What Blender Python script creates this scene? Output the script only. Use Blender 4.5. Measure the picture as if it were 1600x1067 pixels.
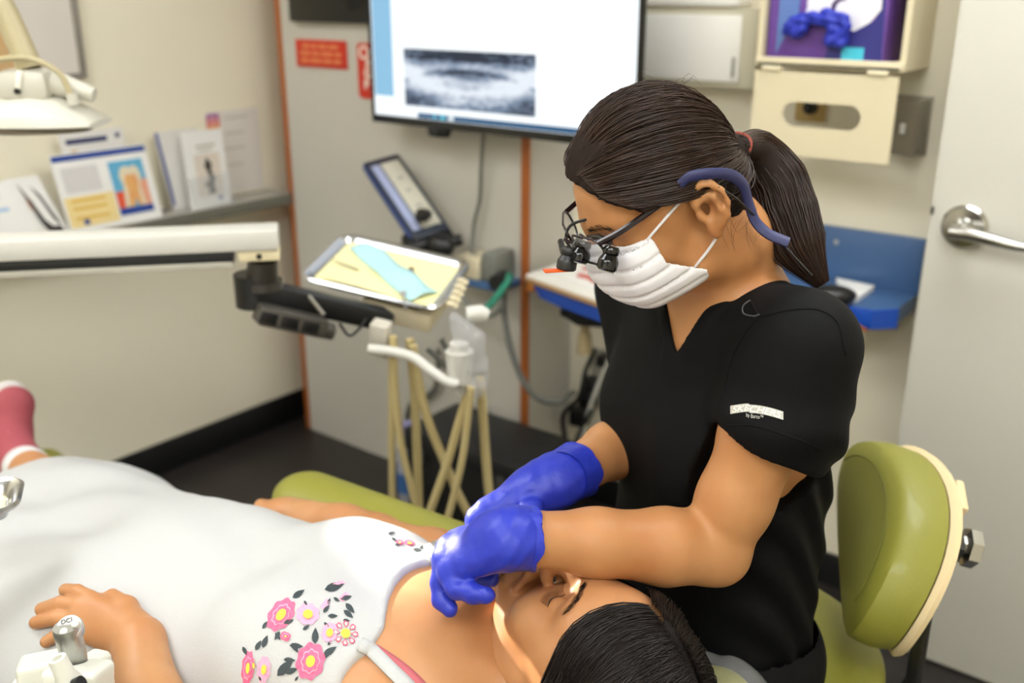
import bpy, bmesh, math, random
import numpy as np
from mathutils import Vector, Matrix
random.seed(7); rng = np.random.default_rng(7)
scene = bpy.context.scene
COL = scene.collection
for o in list(bpy.data.objects): bpy.data.objects.remove(o)

# ---------------------------------------------------------------- camera
CAMH = 1.40; FPX = 1555.0; PITCH = math.atan(553/FPX); YAW = math.atan2(.62, .785)
cam = bpy.data.cameras.new('camera'); camo = bpy.data.objects.new('camera', cam); COL.objects.link(camo)
camo.location = (0, 0, CAMH); camo.rotation_euler = (math.pi/2 - PITCH, 0, YAW)
cam.sensor_width = 36; cam.lens = 36*FPX/1600; cam.clip_start = .02
cam.dof.use_dof = True; cam.dof.focus_distance = .99; cam.dof.aperture_fstop = 3.6; cam.dof.aperture_blades = 0
scene.camera = camo
# ---------------------------------------------------------------- world, light, exposure
w = bpy.data.worlds.new('world'); scene.world = w; w.use_nodes = True
w.node_tree.nodes['Background'].inputs[0].default_value = (.9, .95, 1, 1)
w.node_tree.nodes['Background'].inputs[1].default_value = .02
vs = scene.view_settings; vs.view_transform = 'Standard'; vs.look = 'None'; vs.exposure = 0.0; vs.gamma = 1
vs.use_curve_mapping = False
PANEL_W = 12.0          # strength of the ceiling light panels

# ---------------------------------------------------------------- helpers
def lin(c):
    return tuple(((x/255)/12.92 if x/255 <= .04045 else ((x/255+.055)/1.055)**2.4) for x in c)
MATS = {}
def M(name, rgb, rough=.5, metal=0., var=.06, vscale=8., bump=0., bscale=60., spec=.5, coat=0., sss=0., sheen=0., trans=0., emit=0., alpha=1., rgb2=None, stretch=None, detail=3.):
    if name in MATS: return MATS[name]
    m = bpy.data.materials.new(name); m.use_nodes = True; MATS[name] = m
    nt = m.node_tree; b = nt.nodes['Principled BSDF']; L = nt.links.new
    col = lin(rgb)
    tc = nt.nodes.new('ShaderNodeTexCoord')
    src = tc.outputs['Object']
    if stretch:
        mp = nt.nodes.new('ShaderNodeMapping'); mp.inputs['Scale'].default_value = stretch; L(src, mp.inputs[0]); src = mp.outputs[0]
    if var or rgb2:
        n = nt.nodes.new('ShaderNodeTexNoise'); n.inputs['Scale'].default_value = vscale; n.inputs['Detail'].default_value = detail
        L(src, n.inputs['Vector'])
        mx = nt.nodes.new('ShaderNodeMix'); mx.data_type = 'RGBA'
        c2 = lin(rgb2) if rgb2 else tuple(min(1, x*(1+var)) for x in col)
        c1 = col if rgb2 else tuple(x*(1-var) for x in col)
        mx.inputs[6].default_value = (*c1, 1); mx.inputs[7].default_value = (*c2, 1)
        L(n.outputs['Fac'], mx.inputs[0]); L(mx.outputs[2], b.inputs['Base Color'])
    else: b.inputs['Base Color'].default_value = (*col, 1)
    b.inputs['Roughness'].default_value = rough; b.inputs['Metallic'].default_value = metal
    b.inputs['Specular IOR Level'].default_value = spec
    b.inputs['Coat Weight'].default_value = coat; b.inputs['Sheen Weight'].default_value = sheen
    b.inputs['Transmission Weight'].default_value = trans; b.inputs['Alpha'].default_value = alpha
    if sss:
        b.inputs['Subsurface Weight'].default_value = sss; b.inputs['Subsurface Radius'].default_value = (.012, .005, .003); b.inputs['Subsurface Scale'].default_value = 1
    if emit:
        b.inputs['Emission Color'].default_value = (*col, 1); b.inputs['Emission Strength'].default_value = emit
    if bump:
        n2 = nt.nodes.new('ShaderNodeTexNoise'); n2.inputs['Scale'].default_value = bscale; n2.inputs['Detail'].default_value = 4
        L(src, n2.inputs['Vector'])
        bp = nt.nodes.new('ShaderNodeBump'); bp.inputs['Strength'].default_value = bump; bp.inputs['Distance'].default_value = .002
        L(n2.outputs['Fac'], bp.inputs['Height']); L(bp.outputs[0], b.inputs['Normal'])
    return m
V = lambda *a: np.array(a[0] if len(a) == 1 else a, float)
def nrm(v): v = V(v); return v/max(np.linalg.norm(v), 1e-12)
# pixel (1600x1067 frame) to a point of the room: on a plane or at a forward distance
_c, _s = math.cos(PITCH), math.sin(PITCH); _cy, _sy = math.cos(YAW), math.sin(YAW)
FWD = V(-_sy, _cy, 0); RGT = V(_cy, _sy, 0); UPV = V(0, 0, 1)
def ray(px, py):
    u = (px-800)/FPX; v = (py-533.5)/FPX
    return RGT*u + FWD*(_c - v*_s) - UPV*(_s + v*_c)
CAMP = V(0, 0, CAMH)
def onY(px, py, y): r = ray(px, py); return CAMP + r*(y/r[1])
def onX(px, py, x): r = ray(px, py); return CAMP + r*(x/r[0])
def onZ(px, py, z): r = ray(px, py); return CAMP + r*((z-CAMH)/r[2])
def PD(px, py, d): r = ray(px, py); return CAMP + r*(d/(r @ FWD))
def cw(x, d, z=None):            # camera-aligned plan coordinates (right, forward) to the room
    p = RGT*x + FWD*d
    if z is not None: p = p + UPV*z
    return p
def frame(x, y):                 # orthonormal axes as columns from x and approximate y
    x = nrm(x); z = nrm(np.cross(x, y)); y = np.cross(z, x); return np.stack([x, y, z], 1)
I3 = np.eye(3)
def rotz(a): c, s = math.cos(a), math.sin(a); return V([[c, -s, 0], [s, c, 0], [0, 0, 1]])
def rotx(a): c, s = math.cos(a), math.sin(a); return V([[1, 0, 0], [0, c, -s], [0, s, c]])
def roty(a): c, s = math.cos(a), math.sin(a); return V([[c, 0, s], [0, 1, 0], [-s, 0, c]])

class G:
    def __init__(s): s.v = []; s.f = []
    def raw(s, v, f):
        o = len(s.v); s.v.extend([tuple(map(float, p)) for p in v]); s.f.extend([tuple(i+o for i in q) for q in f]); return s
    def bmraw(s, bm):
        bm.verts.index_update(); s.raw([v.co[:] for v in bm.verts], [[v.index for v in f.verts] for f in bm.faces]); bm.free(); return s
    def box(s, c, size, R=I3, bev=0, seg=2):
        bm = bmesh.new(); bmesh.ops.create_cube(bm, size=1)
        for v in bm.verts: v.co = Vector((v.co.x*size[0], v.co.y*size[1], v.co.z*size[2]))
        if bev: bmesh.ops.bevel(bm, geom=bm.edges[:], offset=min(bev, min(size)*.49), segments=seg, profile=.5, affect='EDGES')
        R = V(R); c = V(c)
        for v in bm.verts: v.co = Vector(R @ V(v.co[:]) + c)
        return s.bmraw(bm)
    def bx(s, lo, hi, bev=0, seg=2):
        lo = V(lo); hi = V(hi); return s.box((lo+hi)/2, np.abs(hi-lo), bev=bev, seg=seg)
    def tube(s, pts, r, n=10, cap=True, flat=1.0, up=None):
        pts = [V(p) for p in pts]; m = len(pts); rs = [r]*m if np.isscalar(r) else list(r)
        t0 = nrm(pts[1]-pts[0]); a = V(up) if up is not None else (V(0, 0, 1) if abs(t0[2]) < .9 else V(1, 0, 0))
        vs_ = []; fs = []
        for i in range(m):
            t = nrm(pts[min(i+1, m-1)] - pts[max(i-1, 0)])
            a = a - t*(a@t); a = nrm(a); bb = np.cross(t, a)
            for k in range(n):
                q = 2*math.pi*k/n; vs_.append(pts[i] + rs[i]*(math.cos(q)*a*flat + math.sin(q)*bb))
        for i in range(m-1):
            for k in range(n): fs.append((i*n+k, i*n+(k+1) % n, (i+1)*n+(k+1) % n, (i+1)*n+k))
        if cap: fs.append(tuple(range(n-1, -1, -1))); fs.append(tuple((m-1)*n+k for k in range(n)))
        return s.raw(vs_, fs)
    def cyl(s, a, b, r, r2=None, n=20): return s.tube([a, b], [r, r if r2 is None else r2], n)
    def lathe(s, o, axis, prof, n=24):
        ax = nrm(axis); h = V(1, 0, 0) if abs(ax[0]) < .8 else V(0, 1, 0); x = nrm(np.cross(ax, h)); y = np.cross(ax, x)
        vs_ = []; fs = []; m = len(prof)
        for (r, z) in prof:
            for k in range(n):
                q = 2*math.pi*k/n; vs_.append(V(o) + ax*z + max(r, 1e-5)*(math.cos(q)*x + math.sin(q)*y))
        for i in range(m-1):
            for k in range(n): fs.append((i*n+k, i*n+(k+1) % n, (i+1)*n+(k+1) % n, (i+1)*n+k))
        fs.append(tuple(range(n-1, -1, -1))); fs.append(tuple((m-1)*n+k for k in range(n)))
        return s.raw(vs_, fs)
    def prism(s, pts, vec):
        pts = [V(p) for p in pts]; n = len(pts); vec = V(vec)
        return s.raw(pts + [p+vec for p in pts], [tuple(range(n-1, -1, -1)), tuple(range(n, 2*n))] + [(k, (k+1) % n, n+(k+1) % n, n+k) for k in range(n)])
    def sph(s, c, r, R=I3, n=20, m=12):
        r = V([r]*3) if np.isscalar(r) else V(r); vs_ = []; fs = []
        for i in range(m+1):
            th = math.pi*i/m
            for k in range(n):
                q = 2*math.pi*k/n
                vs_.append(V(c) + V(R) @ (r*V(math.sin(th)*math.cos(q), math.sin(th)*math.sin(q), math.cos(th))))
        for i in range(m):
            for k in range(n): fs.append((i*n+k, (i+1)*n+k, (i+1)*n+(k+1) % n, i*n+(k+1) % n))
        return s.raw(vs_, fs)
    def grid(s, P):              # P[i][j] points
        n = len(P); m = len(P[0]); vs_ = [p for row in P for p in row]
        return s.raw(vs_, [(i*m+j, i*m+j+1, (i+1)*m+j+1, (i+1)*m+j) for i in range(n-1) for j in range(m-1)])
ORG = {}
def link(name, me, mat, parent=None, base=None):
    o = bpy.data.objects.new(name, me); COL.objects.link(o)
    if mat: me.materials.append(mat)
    if parent is not None:
        org = ORG[parent.name]; o.parent = parent
    else:
        org = V(base) if base is not None else V(0, 0, 0); o.location = org
    ORG[o.name] = org
    if np.any(org): me.transform(Matrix.Translation(Vector(-org)))
    return o
def part(name, g, mat, parent=None, base=None, smooth=True, ang=38):
    me = bpy.data.meshes.new(name); me.from_pydata(g.v, [], g.f); me.validate(); 
    bm = bmesh.new(); bm.from_mesh(me); bmesh.ops.remove_doubles(bm, verts=bm.verts, dist=1e-6); bmesh.ops.recalc_face_normals(bm, faces=bm.faces); bm.to_mesh(me); bm.free()
    if smooth:
        me.polygons.foreach_set('use_smooth', [True]*len(me.polygons)); me.set_sharp_from_angle(angle=math.radians(ang))
    return link(name, me, mat, parent, base)
def thing(name, label, cat, loc=(0, 0, 0), group=None):
    o = bpy.data.objects.new(name, None); COL.objects.link(o); o.empty_display_size = .05
    o.location = Vector(V(loc)); ORG[o.name] = V(loc); tag(o, label, cat, group); return o
def tag(o, label=None, cat=None, group=None, kind=None):
    if label: o['label'] = label
    if cat: o['category'] = cat
    if group: o['group'] = group
    if kind: o['kind'] = kind
    return o
def struct(name, g, mat, parent=None, **k):
    o = part(name, g, mat, parent, **k)
    if parent is None: o['kind'] = 'structure'
    return o
def text_mesh(txt, size, o, xdir, ydir, depth=.0006, align='CENTER', shear=0, bold=0, curve=None):
    cu = bpy.data.curves.new('t', 'FONT'); cu.body = txt; cu.size = size; cu.align_x = align; cu.align_y = 'CENTER'; cu.extrude = depth; cu.shear = shear; cu.offset = bold
    ob = bpy.data.objects.new('t', cu); COL.objects.link(ob); dg = bpy.context.evaluated_depsgraph_get(); dg.update()
    me = bpy.data.meshes.new_from_object(ob.evaluated_get(dg)); bpy.data.objects.remove(ob)
    x = nrm(xdir); y = nrm(ydir); z = np.cross(x, y); g = G()
    vv = [V(v.co[:]) for v in me.vertices]
    if curve: vv = [curve(p) for p in vv]; g.raw(vv, [tuple(p.vertices) for p in me.polygons])
    else: g.raw([V(o) + x*p[0] + y*p[1] + z*p[2] for p in vv], [tuple(p.vertices) for p in me.polygons])
    bpy.data.meshes.remove(me); return g
def bez(pts, n=24):              # Catmull-Rom through the points
    pts = [V(p) for p in pts]; P = [2*pts[0]-pts[1]] + pts + [2*pts[-1]-pts[-2]]; out = []
    for i in range(1, len(P)-2):
        k = max(2, n//(len(pts)-1))
        for j in range(k):
            t = j/k; a, b, c, d = P[i-1:i+3]
            out.append(.5*((2*b) + (c-a)*t + (2*a-5*b+4*c-d)*t*t + (3*b-a-3*c+d)*t**3))
    return out + [pts[-1]]
def rrect(w_, h, r, n=5):        # rounded rectangle outline in 2D
    out = []
    for cx, cy, a0 in ((w_/2-r, h/2-r, 0), (-w_/2+r, h/2-r, 90), (-w_/2+r, -h/2+r, 180), (w_/2-r, -h/2+r, 270)):
        for k in range(n+1): q = math.radians(a0 + 90*k/n); out.append((cx+r*math.cos(q), cy+r*math.sin(q)))
    return out

# ---------------------------------------------------------------- signed-distance sculpting (for bodies, cloth, cushions)
class S:
    def __init__(s, lo, hi, h):
        s.lo = V(lo); s.h = h; s.n = np.ceil((V(hi)-s.lo)/h).astype(int)+1
        s.f = np.full(s.n, .2, np.float32)
        s.ax = [(s.lo[i] + h*np.arange(s.n[i])).astype(np.float32) for i in range(3)]
    def sub(s, lo, hi):
        a = np.clip(np.floor((V(lo)-s.lo)/s.h).astype(int), 0, s.n); b = np.clip(np.ceil((V(hi)-s.lo)/s.h).astype(int)+1, 0, s.n)
        sl = tuple(slice(a[i], b[i]) for i in range(3))
        return sl, s.ax[0][sl[0]][:, None, None], s.ax[1][sl[1]][None, :, None], s.ax[2][sl[2]][None, None, :]
    def put(s, lo, hi, fn, k, op):
        m = k + 4*s.h; sl, X, Y, Z = s.sub(V(lo)-m, V(hi)+m)
        if min(x.stop-x.start for x in sl) <= 0: return s
        d = fn(X, Y, Z).astype(np.float32); f = s.f[sl]
        if op == 'add':
            if k > 0: hh = np.maximum(k-np.abs(f-d), 0)/k; r = np.minimum(f, d) - hh*hh*k*.25
            else: r = np.minimum(f, d)
        elif op == 'sub':
            d = -d
            if k > 0: hh = np.maximum(k-np.abs(f-d), 0)/k; r = np.maximum(f, d) + hh*hh*k*.25
            else: r = np.maximum(f, d)
        s.f[sl] = r; return s
    def cap(s, a, b, ra, rb=None, k=.01, op='add', flat=None):   # flat=(dir, ratio): cross-section thinner along dir
        a = V(a); b = V(b); rb = ra if rb is None else rb; R = max(ra, rb)*(1 if not flat else max(1, flat[1])); v = b-a; L2 = max(v@v, 1e-12)
        def fn(X, Y, Z):
            x, y, z = X-a[0], Y-a[1], Z-a[2]
            t = np.clip((x*v[0]+y*v[1]+z*v[2])/L2, 0, 1)
            x, y, z = x-t*v[0], y-t*v[1], z-t*v[2]
            if flat:
                u = nrm(flat[0]); q = (x*u[0]+y*u[1]+z*u[2])*(1/flat[1]-1); x, y, z = x+q*u[0], y+q*u[1], z+q*u[2]
                return (np.sqrt(x*x+y*y+z*z) - (ra+t*(rb-ra)))*min(1, flat[1])
            return np.sqrt(x*x+y*y+z*z) - (ra+t*(rb-ra))
        return s.put(np.minimum(a, b)-R, np.maximum(a, b)+R, fn, k, op)
    def chain(s, pts, rs, k=.01, op='add', flat=None):
        for i in range(len(pts)-1): s.cap(pts[i], pts[i+1], rs[i], rs[i+1], k, op, flat)
        return s
    def ell(s, c, r, R=I3, k=.01, op='add'):
        c = V(c); r = V([r]*3) if np.isscalar(r) else V(r); R = V(R); ext = np.sqrt((R*r[None, :])**2 @ np.ones(3))
        def fn(X, Y, Z):
            x, y, z = X-c[0], Y-c[1], Z-c[2]; q0 = 0; q1 = 0
            for i in range(3):
                u = x*R[0, i]+y*R[1, i]+z*R[2, i]; q0 = q0+(u/r[i])**2; q1 = q1+(u/r[i]**2)**2
            k0 = np.sqrt(q0); return k0*(k0-1)/np.maximum(np.sqrt(q1), 1e-6)
        return s.put(c-ext, c+ext, fn, k, op)
    def box(s, c, half, R=I3, r=.005, k=.005, op='add'):
        c = V(c); half = V(half); R = V(R); ext = np.abs(R) @ half
        def fn(X, Y, Z):
            x, y, z = X-c[0], Y-c[1], Z-c[2]; qs = []
            for i in range(3): qs.append(np.abs(x*R[0, i]+y*R[1, i]+z*R[2, i]) - (half[i]-r))
            o = np.sqrt(sum(np.maximum(q, 0)**2 for q in qs)); return o + np.minimum(np.maximum(np.maximum(qs[0], qs[1]), qs[2]), 0) - r
        return s.put(c-ext, c+ext, fn, k, op)
    def half(s, p, n, k=.0):        # cut away the side n points to
        p = V(p); n = nrm(n)
        def fn(X, Y, Z): return -((X-p[0])*n[0]+(Y-p[1])*n[1]+(Z-p[2])*n[2])
        hi = s.lo + s.h*(s.n-1); return s.put(s.lo, hi, fn, k, 'sub')
    def shell(s, other, t):          # keep the layer of thickness t inside the surface, away from `other`
        s.f = np.maximum(s.f, -other.f+t)
        return s
    def disp(s, fn):
        X, Y, Z = s.ax[0][:, None, None], s.ax[1][None, :, None], s.ax[2][None, None, :]
        s.f = s.f + fn(X, Y, Z).astype(np.float32); return s
    def mesh(s):
        f = s.f; h = s.h; neg = f < 0
        cs = neg[:-1, :-1, :-1].astype(np.int8)
        for dx in (0, 1):
            for dy in (0, 1):
                for dz in (0, 1):
                    if dx or dy or dz: cs = cs + neg[dx:dx+f.shape[0]-1, dy:dy+f.shape[1]-1, dz:dz+f.shape[2]-1]
        act = (cs > 0) & (cs < 8); idx = np.argwhere(act); vid = np.full(act.shape, -1, np.int64); vid[act] = np.arange(len(idx))
        acc = np.zeros((len(idx), 3)); cnt = np.zeros(len(idx))
        I, J, K = idx.T
        corner = lambda d: f[I+d[0], J+d[1], K+d[2]].astype(np.float64)
        for ax_ in range(3):
            o = [i for i in range(3) if i != ax_]
            for u in (0, 1):
                for v in (0, 1):
                    d0 = [0, 0, 0]; d0[o[0]] = u; d0[o[1]] = v; d1 = list(d0); d1[ax_] = 1
                    a, b = corner(d0), corner(d1); m = (a < 0) != (b < 0)
                    t = np.where(m, a/np.where(a-b == 0, 1, a-b), 0); p = np.tile(V(d0), (len(idx), 1)); p[:, ax_] = t
                    acc[m] += p[m]; cnt[m] += 1
        vs_ = s.lo + h*(idx + acc/np.maximum(cnt, 1)[:, None])
        quads = []
        for ax_ in range(3):
            o = [i for i in range(3) if i != ax_]
            A = [slice(None)]*3; B = [slice(None)]*3; A[ax_] = slice(0, -1); B[ax_] = slice(1, None)
            for q in o: A[q] = slice(1, -1); B[q] = slice(1, -1)
            a, b = neg[tuple(A)], neg[tuple(B)]; e = np.argwhere(a != b)
            if not len(e): continue
            e = e.copy(); e[:, o[0]] += 1; e[:, o[1]] += 1
            flip = neg[tuple(e.T)]
            g = []
            for du, dv in ((-1, -1), (0, -1), (0, 0), (-1, 0)):
                q = e.copy(); q[:, o[0]] += du; q[:, o[1]] += dv; g.append(vid[tuple(q.T)])
            qd = np.stack(g, 1); 
            if ax_ == 1: flip = ~flip
            qd[~flip] = qd[~flip][:, ::-1]; quads.append(qd)
        return vs_, (np.concatenate(quads) if quads else np.zeros((0, 4), int))
def relax(v, q, it=2, lam=.5):
    e = np.concatenate([q[:, [0, 1]], q[:, [1, 2]], q[:, [2, 3]], q[:, [3, 0]]]); e = np.concatenate([e, e[:, ::-1]])
    cnt = np.bincount(e[:, 0], minlength=len(v)).astype(float)
    for _ in range(it):
        avg = np.stack([np.bincount(e[:, 0], weights=v[e[:, 1], i], minlength=len(v)) for i in range(3)], 1)/np.maximum(cnt, 1)[:, None]
        v = v + lam*(avg - v)
    return v
def sdf_part(name, sd, mat, parent=None, base=None, it=2, keep=None):
    v, q = sd.mesh(); v = relax(v, q, it)
    if keep is not None: q = keep(v, q)
    me = bpy.data.meshes.new(name); me.vertices.add(len(v)); me.vertices.foreach_set('co', v.astype(np.float32).ravel())
    me.loops.add(q.size); me.loops.foreach_set('vertex_index', q.ravel().astype(np.int32)); me.polygons.add(len(q))
    me.polygons.foreach_set('loop_start', np.arange(len(q), dtype=np.int32)*4); me.polygons.foreach_set('use_smooth', np.ones(len(q), bool))
    me.update(); me.validate()
    if keep is not None:
        bm = bmesh.new(); bm.from_mesh(me); bmesh.ops.delete(bm, geom=[x for x in bm.verts if not x.link_faces], context='VERTS'); bm.to_mesh(me); bm.free()
    return link(name, me, mat, parent, base)

# ================================================================ THE ROOM
wallm = M('wall_paint', (236, 228, 206), .6, var=.025, vscale=3, bump=.05, bscale=180)
partm = M('laminate_grey', (198, 194, 184), .5, var=.02, vscale=4)
trimm = M('wood_edge', (178, 102, 44), .45, rgb2=(158, 84, 34), stretch=(3, 3, .4), vscale=20)
blackv = M('black_vinyl', (17, 17, 18), .45, var=.1)
ceilm = M('ceiling_white', (225, 224, 218), .8, var=.02)
doorm = M('door_laminate', (214, 211, 200), .42, var=.02, vscale=2)
chrome = M('brushed_steel', (190, 188, 182), .22, 1., var=.03)
def floor_mat():
    m = bpy.data.materials.new('dark_vinyl_planks'); m.use_nodes = True; nt = m.node_tree; b = nt.nodes['Principled BSDF']; L = nt.links.new
    tc = nt.nodes.new('ShaderNodeTexCoord'); br = nt.nodes.new('ShaderNodeTexBrick'); br.inputs['Scale'].default_value = 1
    br.inputs['Brick Width'].default_value = .92; br.inputs['Row Height'].default_value = .152; br.inputs['Mortar Size'].default_value = .0012
    br.inputs['Color1'].default_value = (*lin((34, 30, 29)), 1); br.inputs['Color2'].default_value = (*lin((43, 38, 36)), 1); br.inputs['Mortar'].default_value = (*lin((26, 23, 22)), 1)
    L(tc.outputs['Object'], br.inputs['Vector'])
    mp = nt.nodes.new('ShaderNodeMapping'); mp.inputs['Scale'].default_value = (2.5, 34, 1); L(tc.outputs['Object'], mp.inputs[0])
    n = nt.nodes.new('ShaderNodeTexNoise'); n.inputs['Scale'].default_value = 2.2; n.inputs['Detail'].default_value = 5; L(mp.outputs[0], n.inputs['Vector'])
    mx = nt.nodes.new('ShaderNodeMix'); mx.data_type = 'RGBA'; mx.blend_type = 'OVERLAY'; mx.inputs[0].default_value = .45
    L(br.outputs['Color'], mx.inputs[6]); L(n.outputs['Fac'], mx.inputs[7]); L(mx.outputs[2], b.inputs['Base Color'])
    b.inputs['Roughness'].default_value = .42; return m
struct('floor', G().bx((-3, -1.8, -.06), (1.7, 2.4, 0)), floor_mat())
ceil = struct('ceiling', G().bx((-3, -1.8, 2.55), (1.7, 2.4, 2.62)), ceilm)
XL, YP, YW, XP = -2.54, 1.98, 2.17, -1.505
struct('wall_left', G().bx((XL-.1, -1.8, 0), (XL, 2.27, 2.55)), wallm)
struct('wall_back', G().bx((XP+.001, YW, 0), (1.7, YW+.1, 2.55)), wallm)
struct('wall_right', G().bx((1.3, -1.6, 0), (1.4, YW, 2.55)), wallm)
struct('wall_front', G().bx((-2.54, -1.7, 0), (1.3, -1.6, 2.55)), wallm)
pw = struct('wall_partition', G().bx((-2.425, YP, 0), (XP, YW+.06, 2.55)), partm)
struct('wall_alcove', G().bx((XL+.001, YW+.061, 0), (XP, YW+.1, 2.55)), wallm)
struct('trim_1', G().bx((-2.447, YP-.004, 0), (-2.4255, YW, 2.55), bev=.003), trimm)
struct('trim_2', G().bx((XP-.022, YP-.012, 0), (XP+.002, YP-.0005, 2.55), bev=.003), trimm)
struct('baseboard_left', G().bx((XL+.0005, -1.6, 0), (XL+.012, YP+.09, .1), bev=.003), blackv)
struct('baseboard_back', G().bx((XP+.002, YW-.012, 0), (1.29, YW-.0005, .085), bev=.003), blackv)
# ledge capping the left wall's lower half
ledgem = M('grey_laminate_ledge', (170, 167, 156), .35, var=.02)
ldg = struct('trim_3', G().bx((XL+.0005, -1.5, .768), (-2.43, YP-.006, .803), bev=.004), ledgem)
part('ledge_edge', G().bx((-2.4298, -1.5, .769), (-2.427, YP-.007, .801), bev=.001), M('ledge_edge_grey', (112, 110, 98), .4, var=.15, vscale=4), ldg)
# ceiling light panels: the room's lamps
lpm = M('panel_diffuser', (250, 253, 255), .5, var=0, emit=PANEL_W)
lfm = M('panel_frame', (235, 235, 230), .5, var=0)
for (x, y) in ((-1.85, .1), (-.45, -1.0), (.6, -.35), (-.15, 1.45)):
    part('light_panel_frame', G().bx((x-.63, y-.33, 2.53), (x+.63, y-.302, 2.549)).bx((x-.63, y+.302, 2.53), (x+.63, y+.33, 2.549)).bx((x-.63, y-.302, 2.53), (x-.602, y+.302, 2.549)).bx((x+.602, y-.302, 2.53), (x+.63, y+.302, 2.549)), lfm, ceil)
    part('light_panel', G().bx((x-.6, y-.3, 2.54), (x+.6, y+.3, 2.548)), lpm, ceil)
# door: flat leaf standing just proud of the back wall
door = struct('door_1', G().bx((-.545, 2.005, .006), (.37, 2.045, 2.06), bev=.002), doorm)
hc = V(-.478, 2.005, .968)
part('handle_rose', G().lathe(hc, (0, -1, 0), [(.043, 0), (.043, .006), (.038, .011), (.02, .013), (.014, .03), (.014, .05), (.001, .052)], 32), chrome, door)
part('handle_lever', G().tube([hc+V(-.012, -.05, -.002), hc+V(.02, -.052, -.001), hc+V(.06, -.052, -.006), hc+V(.105, -.05, -.012), hc+V(.125, -.045, -.014)], [.012, .0135, .012, .0095, .008], 16, up=(0, 0, 1)), chrome, door)
part('latch_mark', G().bx((-.5435, 2.0, .985), (-.539, 2.0052, 1.0)), M('latch_dark', (70, 66, 60), .4), door)

# ================================================================ WALL EQUIPMENT
def holed(outer, holes, o, x, y, t):
    x = nrm(x); y = nrm(y); z = np.cross(x, y); bm = bmesh.new()
    for loop in [outer]+holes:
        vv = [bm.verts.new(Vector(V(o)+x*p[0]+y*p[1])) for p in loop]
        for i in range(len(vv)): bm.edges.new((vv[i], vv[(i+1) % len(vv)]))
    bmesh.ops.triangle_fill(bm, edges=bm.edges[:], use_beauty=True)
    r = bmesh.ops.extrude_face_region(bm, geom=bm.faces[:])
    for e in r['geom']:
        if isinstance(e, bmesh.types.BMVert): e.co += Vector(z*t)
    return G().bmraw(bm)
blk = M('black_plastic', (16, 16, 17), .4, var=.1)
blkg = M('black_gloss', (6, 6, 7), .12, var=0)
whtp = M('white_plastic', (206, 204, 196), .38, var=.02)
beige = M('beige_plastic', (222, 210, 178), .42, var=.03)
paper = M('white_paper', (236, 234, 230), .7, var=.02)
grycab = M('grey_cable', (112, 112, 104), .5, var=.1)
# --- television with the x-ray on screen
tx0, tx1, ty, tz0, tz1 = -1.95, -1.137, 1.88, 1.066, 1.545
tv = thing('television', 'large flat screen on the grey partition showing a dental x-ray', 'television', (-1.54, 1.95, 1.066))
part('housing', G().bx((tx0, ty+.001, tz0), (tx1, ty+.016, tz1), bev=.003).bx((tx0+.12, ty+.014, tz0+.06), (tx1-.12, ty+.055, tz1-.05), bev=.01), blk, tv)
part('bezel', holed([(tx0, tz0), (tx1, tz0), (tx1, tz1), (tx0, tz1)], [[(tx0+.006, tz0+.02), (tx1-.006, tz0+.02), (tx1-.006, tz1-.009), (tx0+.006, tz1-.009)]], (0, ty+.0008, 0), (1, 0, 0), (0, 0, 1), .008), blkg, tv)
def screen_mat(name, rgb, e):
    if name in MATS: return MATS[name]
    m = M(name, rgb, .25, var=0, emit=e, spec=.3); m.node_tree.nodes['Principled BSDF'].inputs['Base Color'].default_value = (.01, .01, .012, 1); return m
def scr(name, rgb, x0, z0, x1, z1, dy, e=1.0):
    return part(name, G().bx((x0, ty-dy, z0), (x1, ty-dy+.0008, z1)), screen_mat('screen_'+name, rgb, e), tv)
scr('page', (246, 252, 255), tx0+.006, tz0+.02, tx1-.006, tz1-.009, .0005, 1.15)
scr('sidebar', (150, 205, 240), tx0+.01, 1.135, -1.873, tz1-.01, .0014, .9)
scr('taskbar', (18, 92, 140), -1.79, tz0+.021, tx1-.01, tz0+.034, .0014, .8)
scr('taskbar_icon', (60, 190, 215), -1.712, tz0+.022, -1.697, tz0+.033, .0022, 1)
scr('taskbar_icon', (60, 190, 215), -1.735, tz0+.022, -1.728, tz0+.033, .0022, 1)
scr('taskbar_tile', (225, 235, 240), -1.685, tz0+.022, -1.668, tz0+.033, .0022, 1)
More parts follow.
